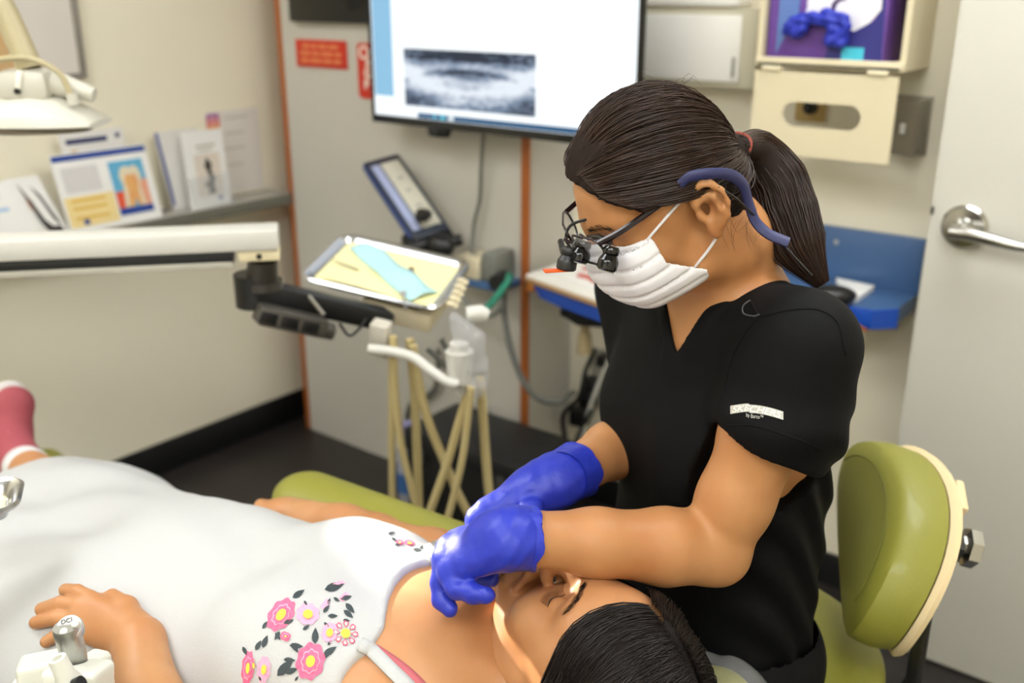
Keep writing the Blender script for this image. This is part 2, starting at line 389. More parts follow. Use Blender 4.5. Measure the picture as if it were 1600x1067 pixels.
def xray_mat():
    m = bpy.data.materials.new('xray_picture'); m.use_nodes = True; nt = m.node_tree; L = nt.links.new; N = nt.nodes.new
    b = nt.nodes['Principled BSDF']; tc = N('ShaderNodeTexCoord'); sp = N('ShaderNodeSeparateXYZ'); L(tc.outputs['Generated'], sp.inputs[0])
    def mth(op, a, b2=None, c=None):
        n = N('ShaderNodeMath'); n.operation = op
        for i, q in enumerate((a, b2, c)):
            if q is None: continue
            if isinstance(q, (int, float)): n.inputs[i].default_value = q
            else: L(q, n.inputs[i])
        return n.outputs[0]
    x = mth('SUBTRACT', sp.outputs[0], .5); z = sp.outputs[2]; x2 = mth('MULTIPLY', x, x)
    def band(amp, c0, wd):                # bright arch: centre line z = c0 + amp*x^2
        d = mth('SUBTRACT', z, mth('ADD', mth('MULTIPLY', x2, amp), c0)); q = mth('DIVIDE', d, wd); return mth('POWER', 2.718, mth('MULTIPLY', mth('MULTIPLY', q, q), -1))
    jaw = mth('MULTIPLY', band(1.6, .16, .17), .9); up = mth('MULTIPLY', band(.9, .44, .10), .95); low = mth('MULTIPLY', band(1.1, .3, .07), .7); pal = mth('MULTIPLY', band(-.5, .74, .06), .7)
    tot = mth('ADD', mth('ADD', jaw, up), mth('ADD', low, pal))
    gap = mth('MULTIPLY', band(-.9, .66, .025), .55); tot = mth('SUBTRACT', tot, gap)
    side = mth('MULTIPLY', mth('ABSOLUTE', x), .9); tot = mth('ADD', tot, mth('MULTIPLY', side, mth('GREATER_THAN', z, .28)))
    dark = mth('MULTIPLY', mth('GREATER_THAN', z, .82), .45); tot = mth('SUBTRACT', tot, dark)
    w_ = N('ShaderNodeTexWave'); w_.inputs['Scale'].default_value = 4; w_.inputs['Distortion'].default_value = 9; w_.inputs['Detail'].default_value = 2; L(tc.outputs['Generated'], w_.inputs['Vector'])
    n = N('ShaderNodeTexNoise'); n.inputs['Scale'].default_value = 11; n.inputs['Detail'].default_value = 4; n.inputs['Distortion'].default_value = 1.2; L(tc.outputs['Generated'], n.inputs['Vector'])
    tex = mth('ADD', mth('MULTIPLY', w_.outputs['Fac'], .06), mth('MULTIPLY', n.outputs['Fac'], .8)); tot = mth('ADD', mth('MULTIPLY', tot, .6), mth('SUBTRACT', mth('MULTIPLY', tex, 1.35), .42))
    cr = N('ShaderNodeValToRGB'); cr.color_ramp.elements[0].color = (*lin((22, 38, 62)), 1); cr.color_ramp.elements[1].color = (*lin((232, 240, 250)), 1)
    e = cr.color_ramp.elements.new(.45); e.color = (*lin((128, 146, 172)), 1); L(tot, cr.inputs[0])
    b.inputs['Base Color'].default_value = (0, 0, 0, 1); L(cr.outputs[0], b.inputs['Emission Color']); b.inputs['Emission Strength'].default_value = 1; return m
part('xray_image', G().bx((-1.832, ty-.0016, 1.116), (-1.415, ty-.0008, 1.256)), xray_mat(), tv)
part('status_puck', G().lathe((-1.735, ty+.02, tz0+.001), (0, -.15, -1), [(.03, 0), (.032, .012), (.026, .026), (.001, .028)], 20), blk, tv)
part('wall_mount', G().bx((-1.62, ty+.05, 1.2), (-1.46, YP-.001, 1.4), bev=.004), blk, tv)
# --- dark panel above the red signs
dp = thing('wall_monitor', 'black switched-off panel high on the grey partition above the red signs', 'monitor', (-2.19, 1.97, 1.31))
part('housing', G().bx((-2.355, 1.952, 1.308), (-1.99, 1.979, 1.56), bev=.004), blk, dp)
part('screen', G().bx((-2.348, 1.950, 1.315), (-1.997, 1.953, 1.553), bev=.001), blkg, dp)
# --- red signs
redm = M('red_sign', (205, 44, 22), .4, var=.04); orgl = M('sign_print_orange', (225, 130, 80), .5, var=0); whl = M('sign_print_white', (240, 225, 212), .5, var=0)
s1 = thing('warning_sign', 'small red landscape sign with pale orange lines of print on the grey partition', 'sign', (-2.256, 1.978, 1.183))
part('plate', G().bx((-2.362, 1.974, 1.183), (-2.148, 1.9795, 1.26), bev=.002), redm, s1)
for i, (zz, segs) in enumerate(((1.242, (.03, .022, .034, .04)), (1.222, (.042, .03, .05, .026)), (1.202, (.03, .048, .036, .03)))):
    x = -2.255 - (sum(segs)+.008*3)/2
    for sgm in segs:
        part('print_line', G().bx((x, 1.9733, zz-.006), (x+sgm, 1.9742, zz+.006)), orgl, s1); x += sgm+.008
s2 = thing('warning_sign', 'red upright sign with white letters half hidden behind the television', 'sign', (-2.01, 1.978, 1.109))
part('plate', G().prism([(-2.01+p[0], 1.9795, 1.183+p[1]) for p in rrect(.19, .148, .012)], (0, -.005, 0)), redm, s2)
for t_, sz, xx, zz in (('O', .05, -2.077, 1.23), ('A', .03, -2.062, 1.204), ('G', .036, -2.066, 1.176), ('P', .034, -2.072, 1.146), ('F', .034, -2.048, 1.146)):
    part('lettering', text_mesh(t_, sz, (xx, 1.9741, zz), (1, 0, 0), (0, 0, 1), bold=.0016), whl, s2)
# --- handheld device in a clamp holder
tb = thing('device_holder', 'slim dark device tilted in a black clamp holder on the grey partition', 'device', (-1.69, 1.9, .70))
E0, E1 = onY(597, 253, 1.885), onY(672, 364, 1.815); yd = nrm(E1-E0); LN = np.linalg.norm(E1-E0); ctr = (E0+E1)/2
A_ = onY(570, 258, 1.885); ys = np.linspace(1.7, 1.97, 120); B_ = onY(622, 248, ys[int(np.argmin([abs((onY(622, 248, y)-A_)@yd) for y in ys]))])
xd = nrm(B_-A_); xd = nrm(xd-yd*(xd@yd)); RT = np.stack([xd, -yd, np.cross(xd, -yd)], 1)
WDV = max(.07, min(.12, np.linalg.norm(B_-A_)))
part('body', G().box(ctr, (WDV+.01, LN+.02, .016), RT, bev=.006), M('device_dark', (44, 50, 62), .35), tb)
zo = np.cross(xd, -yd); zo = zo if zo[1] < 0 else -zo
part('front_panel', G().box(ctr+zo*.0085+RT[:, 0]*WDV*.14, (WDV*.55, LN-.03, .002), RT, bev=.0008), M('device_panel', (196, 192, 176), .4), tb)
part('side_strip', G().box(ctr+zo*.0085-RT[:, 0]*WDV*.30, (WDV*.24, LN-.03, .002), RT, bev=.0008), M('device_strip', (164, 172, 205), .35), tb)
part('edge_band', G().box(ctr-RT[:, 0]*(WDV*.5+.007), (.004, LN, .016), RT, bev=.001), M('device_blue', (40, 66, 128), .4), tb)
for k in (-.06, -.01, .05):
    part('button', G().box(ctr+zo*.0098+RT[:, 0]*WDV*.14-RT[:, 1]*k, (.014, .012, .0015), RT, bev=.0006), M('device_button', (160, 158, 146), .4), tb)
kp = onY(662, 336, 1.80); part('clamp_knob', G().lathe(kp, (.2, -1, .1), [(.013, -.02), (.018, 0), (.018, .012), (.001, .014)], 14), blk, tb)
cl0 = onY(668, 378, 1.82)
part('clamp', G().box(cl0, (.13, .06, .06), RT, bev=.012).sph(cl0+V(.05, -.01, .0), (.045, .03, .03)).cyl(cl0+V(.03, 0, -.005), onY(722, 374, 1.86), .02, .014), blk, tb)
part('support_arm', G().tube([cl0+V(0, .03, -.02), onY(690, 390, 1.9), onY(700, 410, 1.95), onY(700, 420, 1.978)], .011, 10), blk, tb)
# --- wall bracket with grey boxes, small blue shelf
br = thing('wall_bracket', 'beige and grey utility boxes on a small blue bracket shelf on the partition', 'bracket', (-1.62, 1.95, .67))
part('shelf_board', G().bx((-1.70, 1.88, .668), (-1.53, 1.979, .685), bev=.003), M('blue_laminate_small', (60, 96, 140), .4), br)
part('beige_box', G().bx((-1.685, 1.885, .6855), (-1.60, 1.975, .742), bev=.006), beige, br)
part('grey_box', G().bx((-1.595, 1.89, .6855), (-1.55, 1.975, .762), bev=.006), M('grey_plastic', (120, 122, 114), .5), br)
part('hook', G().tube(bez([(-1.54, 1.9, .668), (-1.53, 1.89, .63), (-1.56, 1.885, .6), (-1.62, 1.885, .605), (-1.66, 1.89, .64), (-1.66, 1.9, .668)], 30), .006, 8), M('grey_plastic', (120, 122, 114), .5), br)
part('socket', G().cyl((-1.525, 1.9, .70), (-1.525, 1.86, .70), .026, .02), blk, br)
tag(part('power_cable', G().tube(bez([onY(757, 190, 1.93), onY(752, 260, 1.95), onY(750, 310, 1.955), onY(741, 350, 1.955), onY(738, 400, 1.93), (-1.64, 1.93, .7425)], 40), .0055, 8), grycab), 'grey cable hanging from the television down to the beige box', 'cable')
tag(part('air_tube', G().tube(bez([onY(797, 427, 1.87), onY(793, 440, 1.86), onY(775, 465, 1.8), onY(752, 490, 1.72), onY(735, 500, 1.66)], 30), .009, 10), M('green_tube', (42, 128, 104), .4)), 'short green air tube running from the wall bracket to the instrument unit', 'tube')
tag(part('equipment_cable', G().tube(bez([onY(787, 445, 1.9), onY(788, 490, 1.9), onY(797, 540, 1.88), onY(815, 590, 1.86), onY(840, 622, 1.84), onY(875, 628, 1.86), onY(897, 612, 1.92)], 48), .0085, 8), M('grey_cable_dark', (88, 88, 82), .5, var=.1)), 'thick dark grey cable looping in front of the orange edge trim', 'cable')
tag(part('floor_cable', G().tube(bez([onY(685, 545, 1.95), onY(682, 600, 1.96), onY(665, 620, 1.965), onY(640, 635, 1.965), onY(633, 690, 1.96), onY(632, 745, 1.94)], 40), .008, 8), grycab), 'grey cable running down the grey partition to the floor', 'cable')
# --- white cabinet and glove dispenser
cb = thing('wall_cabinet', 'white fronted shallow wall cabinet in a cream frame behind the dentist', 'cabinet', (-1.13, 2.14, 1.185))
part('body', G().bx((-1.32, 2.105, 1.187), (-.983, 2.1695, 1.358), bev=.004), M('cream_paint', (205, 198, 174), .5), cb)
part('door_panel', G().bx((-1.31, 2.098, 1.2), (-1.018, 2.1045, 1.343), bev=.003), M('cabinet_white', (246, 243, 236), .35), cb)
part('handle', G().bx((-1.034, 2.092, 1.212), (-1.026, 2.0975, 1.255), bev=.002), M('handle_grey', (170, 168, 156), .4), cb)
part('top_rail', G().bx((-1.32, 2.10, 1.362), (-1.03, 2.16, 1.376), bev=.002), M('cabinet_white', (246, 243, 236), .35), cb)
gd = thing('glove_dispenser', 'cream plastic glove box dispenser with its slotted flap hanging open beside the door', 'dispenser', (-.79, 2.16, 1.07))
dx0, dx1, dy, dz0, dz1 = -.942, -.632, 2.02, 1.247, 1.5
part('case', G().bx((dx0, dy, dz0), (dx1, YW-.001, dz0+.012)).bx((dx0, dy, dz1-.012), (dx1, YW-.001, dz1)).bx((dx0, dy, dz0+.012), (dx0+.012, YW-.001, dz1-.012)).bx((dx1-.012, dy, dz0+.012), (dx1, YW-.001, dz1-.012)).bx((dx0+.012, YW-.006, dz0+.012), (dx1-.012, YW-.001, dz1-.012)), beige, gd)
part('front_lip', G().bx((dx0+.002, dy-.008, dz0-.002), (dx1-.002, dy-.0005, dz0+.018), bev=.003), beige, gd)
part('slot_shadow_gap', G().bx((dx0+.008, dy-.0095, dz0+.001), (dx1-.008, dy-.0085, dz0+.006)), blk, gd)
slot = [(p[0]+.002, p[1]) for p in rrect(.165, .05, .0245, 10)]
part('flap', holed([(-.148, -.084), (.15, -.084), (.15, .084), (-.148, .084)], [slot], (-.789, dy-.004, 1.153), (1, 0, 0), (0, 0, 1), .006), beige, gd)
for xx in (-.9, -.68): part('hinge', G().cyl((xx-.02, dy-.009, 1.242), (xx+.02, dy-.009, 1.242), .006), beige, gd)
gb = thing('glove_box', 'purple and white cardboard glove box inside the cream dispenser', 'box', (-.79, 2.1, 1.26))
part('carton', G().bx((dx0+.016, dy+.012, dz0+.0125), (dx1-.05, YW-.008, dz1-.014), bev=.002), M('carton_purple', (92, 52, 140), .45, rgb2=(120, 84, 168), vscale=14), gb)
yf = dy+.0112
part('white_print', G().prism([(-.86, yf, 1.325), (-.845, yf, 1.36), (-.85, yf, 1.48), (-.70, yf, 1.48), (-.695, yf, 1.36), (-.715, yf, 1.335), (-.745, yf, 1.318), (-.765, yf, 1.325), (-.785, yf, 1.345)], (0, .0008, 0)), M('carton_white', (236, 234, 240), .45, var=0), gb)
part('blue_print', G().prism([(-.905, yf, 1.27), (-.905, yf, 1.47), (-.86, yf, 1.47), (-.862, yf, 1.34), (-.89, yf, 1.30)], (0, .0008, 0)), M('carton_blue', (96, 126, 188), .45, var=.1), gb)
part('teal_print', G().bx((-.765, yf, 1.262), (-.72, yf+.0008, 1.288)), M('carton_teal', (70, 190, 214), .45, var=.2), gb)
part('dark_print', G().prism([(-.80, yf+.0001, 1.263), (-.79, yf+.0001, 1.3), (-.75, yf+.0001, 1.32), (-.705, yf+.0001, 1.34), (-.69, yf+.0001, 1.4), (-.684, yf+.0001, 1.263)], (0, .0006, 0)), M('carton_navy', (44, 44, 122), .45, var=.2), gb)
part('crescent_print', G().tube([(-.775+.016*math.cos(q), yf-.0004, 1.362+.016*math.sin(q)) for q in np.linspace(1.0, 5.0, 16)], [.0005+.004*math.sin(k/15*math.pi) for k in range(16)], 8), M('carton_plum', (58, 24, 92), .45, var=0), gb)
sg = S((-.90, 1.985, 1.27), (-.73, 2.05, 1.37), .0022)
for a_, b_ in (((-.875, 1.32), (-.86, 1.335)), ((-.86, 1.335), (-.83, 1.343)), ((-.83, 1.343), (-.795, 1.34)), ((-.795, 1.34), (-.775, 1.325)), ((-.775, 1.325), (-.785, 1.30)), ((-.875, 1.32), (-.855, 1.312)), ((-.855, 1.312), (-.84, 1.325)), ((-.785, 1.30), (-.765, 1.298)), ((-.765, 1.298), (-.755, 1.325)), ((-.8, 1.35), (-.76, 1.34))):
    sg.cap((a_[0], 2.018, a_[1]), (b_[0], 2.012, b_[1]), .013, .012, k=.006)
nitm = M('blue_nitrile', (40, 54, 176), .42, var=.06, vscale=20, bump=.45, bscale=90, spec=.42)
sg.disp(lambda X, Y, Z: .0026*np.sin(X*150+Z*90+3*np.sin(Z*70))*np.sin(Z*170-X*60))
tag(sdf_part('disposable_glove', sg, nitm, base=(-.81, 2.03, 1.28)), 'crumpled blue glove pulled halfway out of the purple glove box', 'glove')
sh = thing('card_holder', 'small smoked clear holder on the wall beside the dispenser flap', 'holder', (-.645, 2.16, 1.07))
part('pocket', G().bx((-.685, 2.098, 1.076), (-.618, 2.102, 1.184)).bx((-.622, 2.102, 1.076), (-.618, 2.165, 1.184)).bx((-.685, 2.102, 1.076), (-.622, 2.165, 1.08)), M('smoked_acrylic', (136, 126, 108), .15, alpha=.6, var=.05), sh)
part('back_plate', G().bx((-.69, 2.163, 1.07), (-.614, 2.1695, 1.19), bev=.002), M('smoked_back', (150, 142, 124), .4), sh)
part('tag_plate', G().bx((-.652, 2.096, 1.12), (-.642, 2.0975, 1.14)), whtp, sh)
sw = thing('wall_switch', 'tan switch plate with a black knob seen through the flap slot', 'switch', (-.87, 2.165, 1.12))
part('plate', G().bx((-.905, 2.16, 1.12), (-.835, 2.1695, 1.2), bev=.003), M('tan_plate', (190, 160, 98), .5), sw)
part('knob', G().lathe((-.868, 2.16, 1.152), (0, -1, 0), [(.015, 0), (.014, .014), (.001, .016)], 18), blk, sw)
# --- blue wall ledge
bluel = M('blue_laminate', (74, 106, 150), .38, rgb2=(62, 94, 138), vscale=5); bluee = M('blue_edge', (16, 70, 168), .4, var=.1)
bd = thing('wall_ledge', 'blue laminate wall ledge with tall backsplash and chipped orange underside beside the door', 'ledge', (-.9, 2.1, .73))
part('backsplash', G().bx((-1.06, 2.148, .77), (-.586, 2.1695, .897), bev=.002), bluel, bd)
part('top_board', G().prism([(-1.06, 2.147, .742), (-1.06, 1.985, .742), (-.62, 1.985, .742), (-.588, 2.02, .742), (-.588, 2.147, .742)], (0, 0, .035)), bluel, bd)
part('front_edge', G().bx((-1.06, 1.977, .737), (-.622, 1.9845, .778), bev=.002).prism([(-.622, 1.977, .737), (-.582, 2.018, .737), (-.587, 2.021, .737), (-.622, 1.9845, .737)], (0, 0, .041)), bluee, bd)
part('worn_edge', G().prism([(-.80, 1.9765, .737), (-.74, 1.9765, .7475), (-.70, 1.9765, .742), (-.66, 1.9765, .749), (-.63, 1.9765, .737)], (0, .012, 0)).bx((-.80, 1.979, .731), (-.63, 2.02, .7368)), M('chipped_particle_board', (196, 110, 46), .7, rgb2=(160, 82, 30), vscale=60), bd)
part('screw_cap', G().lathe((-.775, 2.148, .865), (0, -1, 0), [(.006, 0), (.005, .003), (.001, .004)], 12), M('cap_grey', (170, 172, 172), .4), bd)
zt = .7775
def slab(z, t, *px): return G().prism([onZ(x, y, z) for x, y in px], (0, 0, t))
tag(part('mouse_pad', slab(zt, .003, (1296, 466), (1331, 472), (1316, 487), (1290, 480)), M('pad_grey', (96, 96, 98), .7)), 'grey mouse pad lying on the blue wall ledge', 'mouse pad')
pd_ = tag(part('notepad', slab(zt+.0005, .01, (1306, 440), (1366, 453), (1339, 472), (1316, 467)), paper, smooth=False), 'white notepad lying on the blue wall ledge by the grey pad', 'notepad')
m0 = onZ(1300, 460, zt+.02)
tag(part('computer_mouse', G().sph(m0, (.05, .032, .02), rotz(.5)).cyl(m0-V(.01, .0, .019), m0+V(.0, 0, .0), .028, .02), blk), 'black computer mouse on the blue ledge behind the ponytail', 'mouse')
# --- swing-out work board with papers
wb = thing('work_board', 'white topped swing-out board with blue skirt on a black wedge bracket', 'work surface', onZ(930, 470, .5))
zb = .715; a4 = onZ(822, 433, zb); b4 = onZ(1002, 497, zb); d4 = onZ(890, 409, zb); c4 = b4+(d4-a4)*1.25
part('top_board', G().prism([a4, b4, c4, d4], (0, 0, .007)), M('board_white', (232, 229, 222), .45), wb)
e = nrm(b4-a4); nn = nrm(V(e[1], -e[0], 0)); nn = nn if nn@FWD < 0 else -nn
part('tan_edge', G().prism([a4+nn*.0005, b4+nn*.0005, b4+nn*.004, a4+nn*.004], (0, 0, -.009)).prism([a4, b4, c4, d4], (0, 0, -.009)), M('tan_edge', (176, 138, 92), .5), wb)
u0, u1 = V(0, 0, -.0095), V(0, 0, -.048)
part('blue_skirt', G().prism([a4+e*.012-nn*.006+u0, b4-e*.004-nn*.006+u0, b4-e*.004-nn*.006+u1*.95, a4+e*.12-nn*.006+u1, a4+e*.05-nn*.006+u1*.9], -nn*.02), bluee, wb)
part('corner_block', G().box(a4+e*.006-nn*.02+V(0, 0, -.024), (.03, .03, .028), frame(e, nn), bev=.006), M('orange_wood', (200, 122, 44), .5), wb)
part('end_cap', G().box(a4-e*.012-nn*.02+V(0, 0, -.018), (.012, .028, .028), frame(e, nn), bev=.004), blk, wb)
w0 = onZ(925, 498, zb-.05); w1 = onZ(975, 512, zb-.05)
part('wedge_bracket', G().prism([a4+e*.075-nn*.05+V(0, 0, -.05), b4-e*.03-nn*.05+V(0, 0, -.05), a4+e*.13-nn*.06+V(0, 0, -.105), a4+e*.075-nn*.05+V(0, 0, -.09)], -nn*.16), blk, wb)
pc = a4+e*.115-nn*.1
part('post', G().cyl(pc+V(0, 0, -.09), pc+V(0, 0, -.14), .012).cyl(pc+V(0, 0, -.14), pc+V(0, 0, -.19), .016, .02), M('tan_metal', (168, 150, 112), .5), wb)
tag(part('printed_sheet', slab(zb+.0078, .0006, (862, 428), (905, 412), (1010, 455), (985, 475)), paper, smooth=False), 'white printed sheet with red text lying on the swing-out board', 'paper')
for q in (((905, 426), (938, 434), (932, 440), (900, 432)), ((925, 436), (950, 442), (944, 446), (920, 440)), ((912, 416), (930, 421), (926, 425), (908, 420))):
    part('red_print', slab(zb+.0086, .0003, *q), M('red_print', (204, 92, 92), .6, var=.2), bpy.data.objects['printed_sheet'], smooth=False)
# --- power strip, adapters and cords below the board
ps = thing('power_strip', 'grey power strip with black adapters on the wall below the work board', 'power strip', onY(935, 640, 2.16))
o1 = onY(938, 590, 2.15); part('housing', G().box(o1, (.05, .03, .16), bev=.006), M('strip_grey', (140, 138, 126), .5), ps)
for px_, py_, s_ in ((922, 600, .04), (918, 622, .045), (905, 650, .05), (942, 562, .03)):
    q = onY(px_, py_, 2.12); part('adapter', G().box(q, (s_, .04, s_*1.1), rotz(.2), bev=.008), blk, ps)
for i, (c, lab) in enumerate((((( 930, 545), (915, 580), (905, 620), (880, 650), (885, 700), (880, 740)), 'black power cord dropping from the work board post'), (((925, 640), (900, 690), (888, 740), (900, 770), (880, 800)), 'black power cord trailing below the adapters'))):
    part('cord', G().tube(bez([onY(x, y, 2.08) for x, y in c], 40), .007, 8), blk, ps)
part('white_cord', G().tube(bez([onY(x, y, 2.08) for x, y in ((952, 560), (935, 600), (915, 660), (905, 720), (862, 712), (838, 716))], 40), .005, 8), whtp, ps)

# ================================================================ LEFT WALL
bo = thing('notice_board', 'grey framed notice board on the left wall behind the dental lamp', 'notice board', (-2.53, 1.1, 1.18))
part('backing', G().bx((-2.5395, .7, 1.185), (-2.53, 1.4, 1.6)), M('board_pale', (216, 208, 200), .6), bo)
for q in (((-2.5395, .7, 1.178), (-2.522, 1.412, 1.192)), ((-2.5395, 1.396, 1.1925), (-2.522, 1.412, 1.6)), ((-2.5395, .7, 1.6), (-2.522, 1.412, 1.614))):
    part('frame_rail', G().bx(*q, bev=.002), M('frame_grey', (150, 144, 134), .4, .3), bo)
part('tan_sheet', G().bx((-2.5298, .9, 1.205), (-2.529, 1.245, 1.59)), M('tan_sheet', (214, 178, 130), .7, rgb2=(196, 160, 110), vscale=6), bo)
zs = .8032
def leaning(name, label, cat, pts, t=.003, m=paper):           # sheet from its four corners on the ledge
    return pts
# card stand with the tooth picture
def card(name, label, x, y0, y1, h, lean, m, t=.004, cat='leaflet', skew=0):
    th = thing(name, label, cat, (x, (y0+y1)/2, zs))
    lo = V(x, 0, zs); up = nrm(V(-math.sin(lean), skew, math.cos(lean)))
    P = lambda y, v, off=0: V(x, y, zs) + up*v + V(math.cos(lean), 0, math.sin(lean))*off
    part('sheet', G().prism([P(y0, 0), P(y1, 0), P(y1, h), P(y0, h)], -V(math.cos(lean), 0, math.sin(lean))*t), m, th, smooth=False)
    def pr(nm, ya, yb, va, vb, mm, off=.0006): return part(nm, G().prism([P(ya, va, .0002), P(yb, va, .0002), P(yb, vb, .0002), P(ya, vb, .0002)], (off, 0, 0)), mm, th, smooth=False)
    return th, P, pr
navy = M('print_navy', (28, 66, 148), .5, var=.05); yel = M('print_yellow', (238, 214, 150), .6, var=.06, vscale=40); skyb = M('print_sky', (60, 150, 196), .5, rgb2=(120, 190, 220), vscale=6)
t1, P, pr = card('tooth_leaflet', 'white leaflet with a tooth picture and blue header standing on the ledge', -2.44, 1.262, 1.53, .2, .16, paper, skew=-.06)
pr('header_band', 1.264, 1.528, .182, .197, navy); pr('yellow_block', 1.268, 1.405, .012, .09, yel)
for v in (.03, .055, .075): pr('text_line', 1.285, 1.38, v, v+.008, M('print_gold', (226, 186, 92), .6, var=0), .001)
pr('text_block', 1.28, 1.38, .1, .165, M('print_pale', (214, 210, 208), .6, var=.05, vscale=90)); pr('seal', 1.305, 1.32, .016, .03, navy, .0012)
pr('picture', 1.41, 1.51, .022, .165, skyb); pr('picture_caption', 1.41, 1.51, .022, .04, navy, .0012); pr('gum_red', 1.4105, 1.445, .041, .085, M('print_red', (222, 84, 50), .5, var=.1), .001); pr('gum_pink', 1.48, 1.5095, .041, .11, M('print_pink', (226, 160, 130), .5, var=.1), .001)
tp = [(1.43, .042), (1.438, .1), (1.432, .125), (1.44, .145), (1.455, .15), (1.468, .145), (1.48, .15), (1.492, .142), (1.496, .12), (1.486, .09), (1.492, .042), (1.475, .042), (1.466, .07), (1.455, .042)]
part('tooth_outline', G().prism([P(y, v, .001) for y, v in tp], (.0006, 0, 0)), M('print_enamel', (226, 214, 186), .5, var=.05), t1, smooth=False)
part('tooth_core', G().prism([P(1.464+(y-1.464)*.62, .042+(v-.042)*.8, .0018) for y, v in tp], (.0005, 0, 0)), M('print_core', (222, 140, 96), .5, rgb2=(232, 190, 110), vscale=30), t1, smooth=False)
t2, P, pr = card('leaflet', 'pale leaflet with a navy heading behind the tooth leaflet', -2.486, 1.31, 1.49, .245, .06, M('print_grey_white', (222, 219, 214), .6, var=.02), skew=-.05)
pr('heading', 1.325, 1.44, .215, .228, M('print_dark_navy', (32, 40, 92), .5, var=0)); pr('heading_dot', 1.465, 1.477, .22, .232, M('print_dark_navy', (32, 40, 92), .5, var=0)); pr('logo', 1.335, 1.35, .186, .2, M('print_ochre', (206, 176, 130), .5))
t3, P, pr = card('brochure', 'white brochure with a dark forked figure leaning on the ledge', -2.44, 1.175, 1.26, .165, .2, paper, skew=-.3)
dk = M('print_charcoal', (58, 52, 50), .6, var=.1)
for pl in ([(1.2, .15), (1.212, .1), (1.218, .05), (1.23, .03), (1.25, .028), (1.25, .01), (1.215, .008), (1.206, .04), (1.203, .1)], [(1.228, .14), (1.235, .1), (1.24, .05), (1.248, .03), (1.252, .035), (1.246, .07), (1.24, .115)]):
    part('figure_print', G().prism([P(y, v, .0004) for y, v in pl], (.0006, 0, 0)), dk, t3, smooth=False)
part('figure_tint', G().prism([P(y, v, .0003) for y, v in ((1.203, .13), (1.2, .09), (1.208, .055), (1.213, .1))], (.0005, 0, 0)), M('print_peach', (214, 140, 104), .6), t3, smooth=False)
t4, P, pr = card('brochure', 'leftmost white brochure with blue lines and purple foot on the ledge', -2.425, 1.05, 1.19, .165, .22, paper, skew=-.3)
pr('purple_foot', 1.08, 1.2, .0, .012, M('print_purple', (88, 70, 160), .5)); pr('blue_line', 1.06, 1.145, .09, .1, M('print_light_blue', (170, 196, 224), .5)); pr('text_line', 1.08, 1.14, .125, .132, M('print_pale', (214, 210, 208), .6)); 
t5, P, pr = card('brochure_holder', 'clear upright holder with a white brochure showing a dark statue picture', -2.45, 1.635, 1.765, .215, .06, paper, t=.012, cat='brochure holder')
pr('picture', 1.66, 1.745, .03, .15, M('print_sepia', (222, 210, 196), .6, var=.05))
for pl in ([(1.70, .14), (1.715, .12), (1.71, .1), (1.722, .08), (1.715, .06), (1.72, .035), (1.695, .035), (1.698, .055), (1.682, .06), (1.69, .068), (1.702, .075), (1.698, .1), (1.69, .115)],):
    part('statue_print', G().prism([P(y, v, .001) for y, v in pl], (.0005, 0, 0)), dk, t5, smooth=False)
pr('text_line', 1.67, 1.735, .17, .176, M('print_pale2', (190, 182, 168), .6)); pr('text_line', 1.675, 1.725, .158, .163, M('print_pale2', (190, 182, 168), .6)); pr('foot_mark', 1.725, 1.74, .016, .026, navy)
clr = M('clear_acrylic', (225, 228, 230), .08, alpha=.18, var=0)
part('clear_pocket', G().prism([P(1.63, 0, .004), P(1.77, 0, .004), P(1.77, .09, .004), P(1.63, .09, .004)], (.002, 0, 0)).bx((-2.5, 1.63, zs), (-2.436, 1.77, zs+.002)), clr, t5, smooth=False)
t6, P, pr = card('leaflet', 'blue edged leaflet standing behind the brochure holder', -2.495, 1.60, 1.74, .22, .06, M('print_grey_white', (222, 219, 214), .6), skew=-.12)
pr('blue_edge', 1.602, 1.612, .01, .218, M('print_slate_blue', (92, 98, 152), .5))
ip = thing('wall_notice', 'white paper notice with a pink and orange square icon taped to the left wall', 'notice', (-2.538, 1.86, .80))
part('sheet', G().bx((-2.5395, 1.765, .808), (-2.5385, 1.955, 1.055)), M('notice_paper', (222, 215, 208), .7, var=.02), ip)
def grad_mat():
    m = bpy.data.materials.new('icon_gradient'); m.use_nodes = True; nt = m.node_tree; b = nt.nodes['Principled BSDF']
    tc = nt.nodes.new('ShaderNodeTexCoord'); sp = nt.nodes.new('ShaderNodeSeparateXYZ'); cr = nt.nodes.new('ShaderNodeValToRGB')
    nt.links.new(tc.outputs['Generated'], sp.inputs[0]); nt.links.new(sp.outputs[2], cr.inputs[0]); nt.links.new(cr.outputs[0], b.inputs['Base Color'])
    cr.color_ramp.elements[0].color = (*lin((236, 170, 90)), 1); cr.color_ramp.elements[1].color = (*lin((150, 104, 168)), 1); e = cr.color_ramp.elements.new(.45); e.color = (*lin((212, 104, 112)), 1); return m
part('icon', G().prism([(-2.5384, 1.792+p[0], 1.028+p[1]) for p in rrect(.046, .046, .01)], (.0006, 0, 0)), grad_mat(), ip, smooth=False)
part('icon_ring', G().tube([(-2.5377, 1.792+.011*math.cos(q), 1.028+.011*math.sin(q)) for q in np.linspace(0, 6.283, 20)], .0013, 6, cap=False), whl, ip)
for v, ya, yb in ((1.03, 1.83, 1.92), (.985, 1.83, 1.9), (.94, 1.81, 1.9), (.89, 1.83, 1.89)): part('text_line', G().bx((-2.5384, ya, v), (-2.538, yb, v+.006)), M('print_faint', (196, 190, 180), .6), ip)
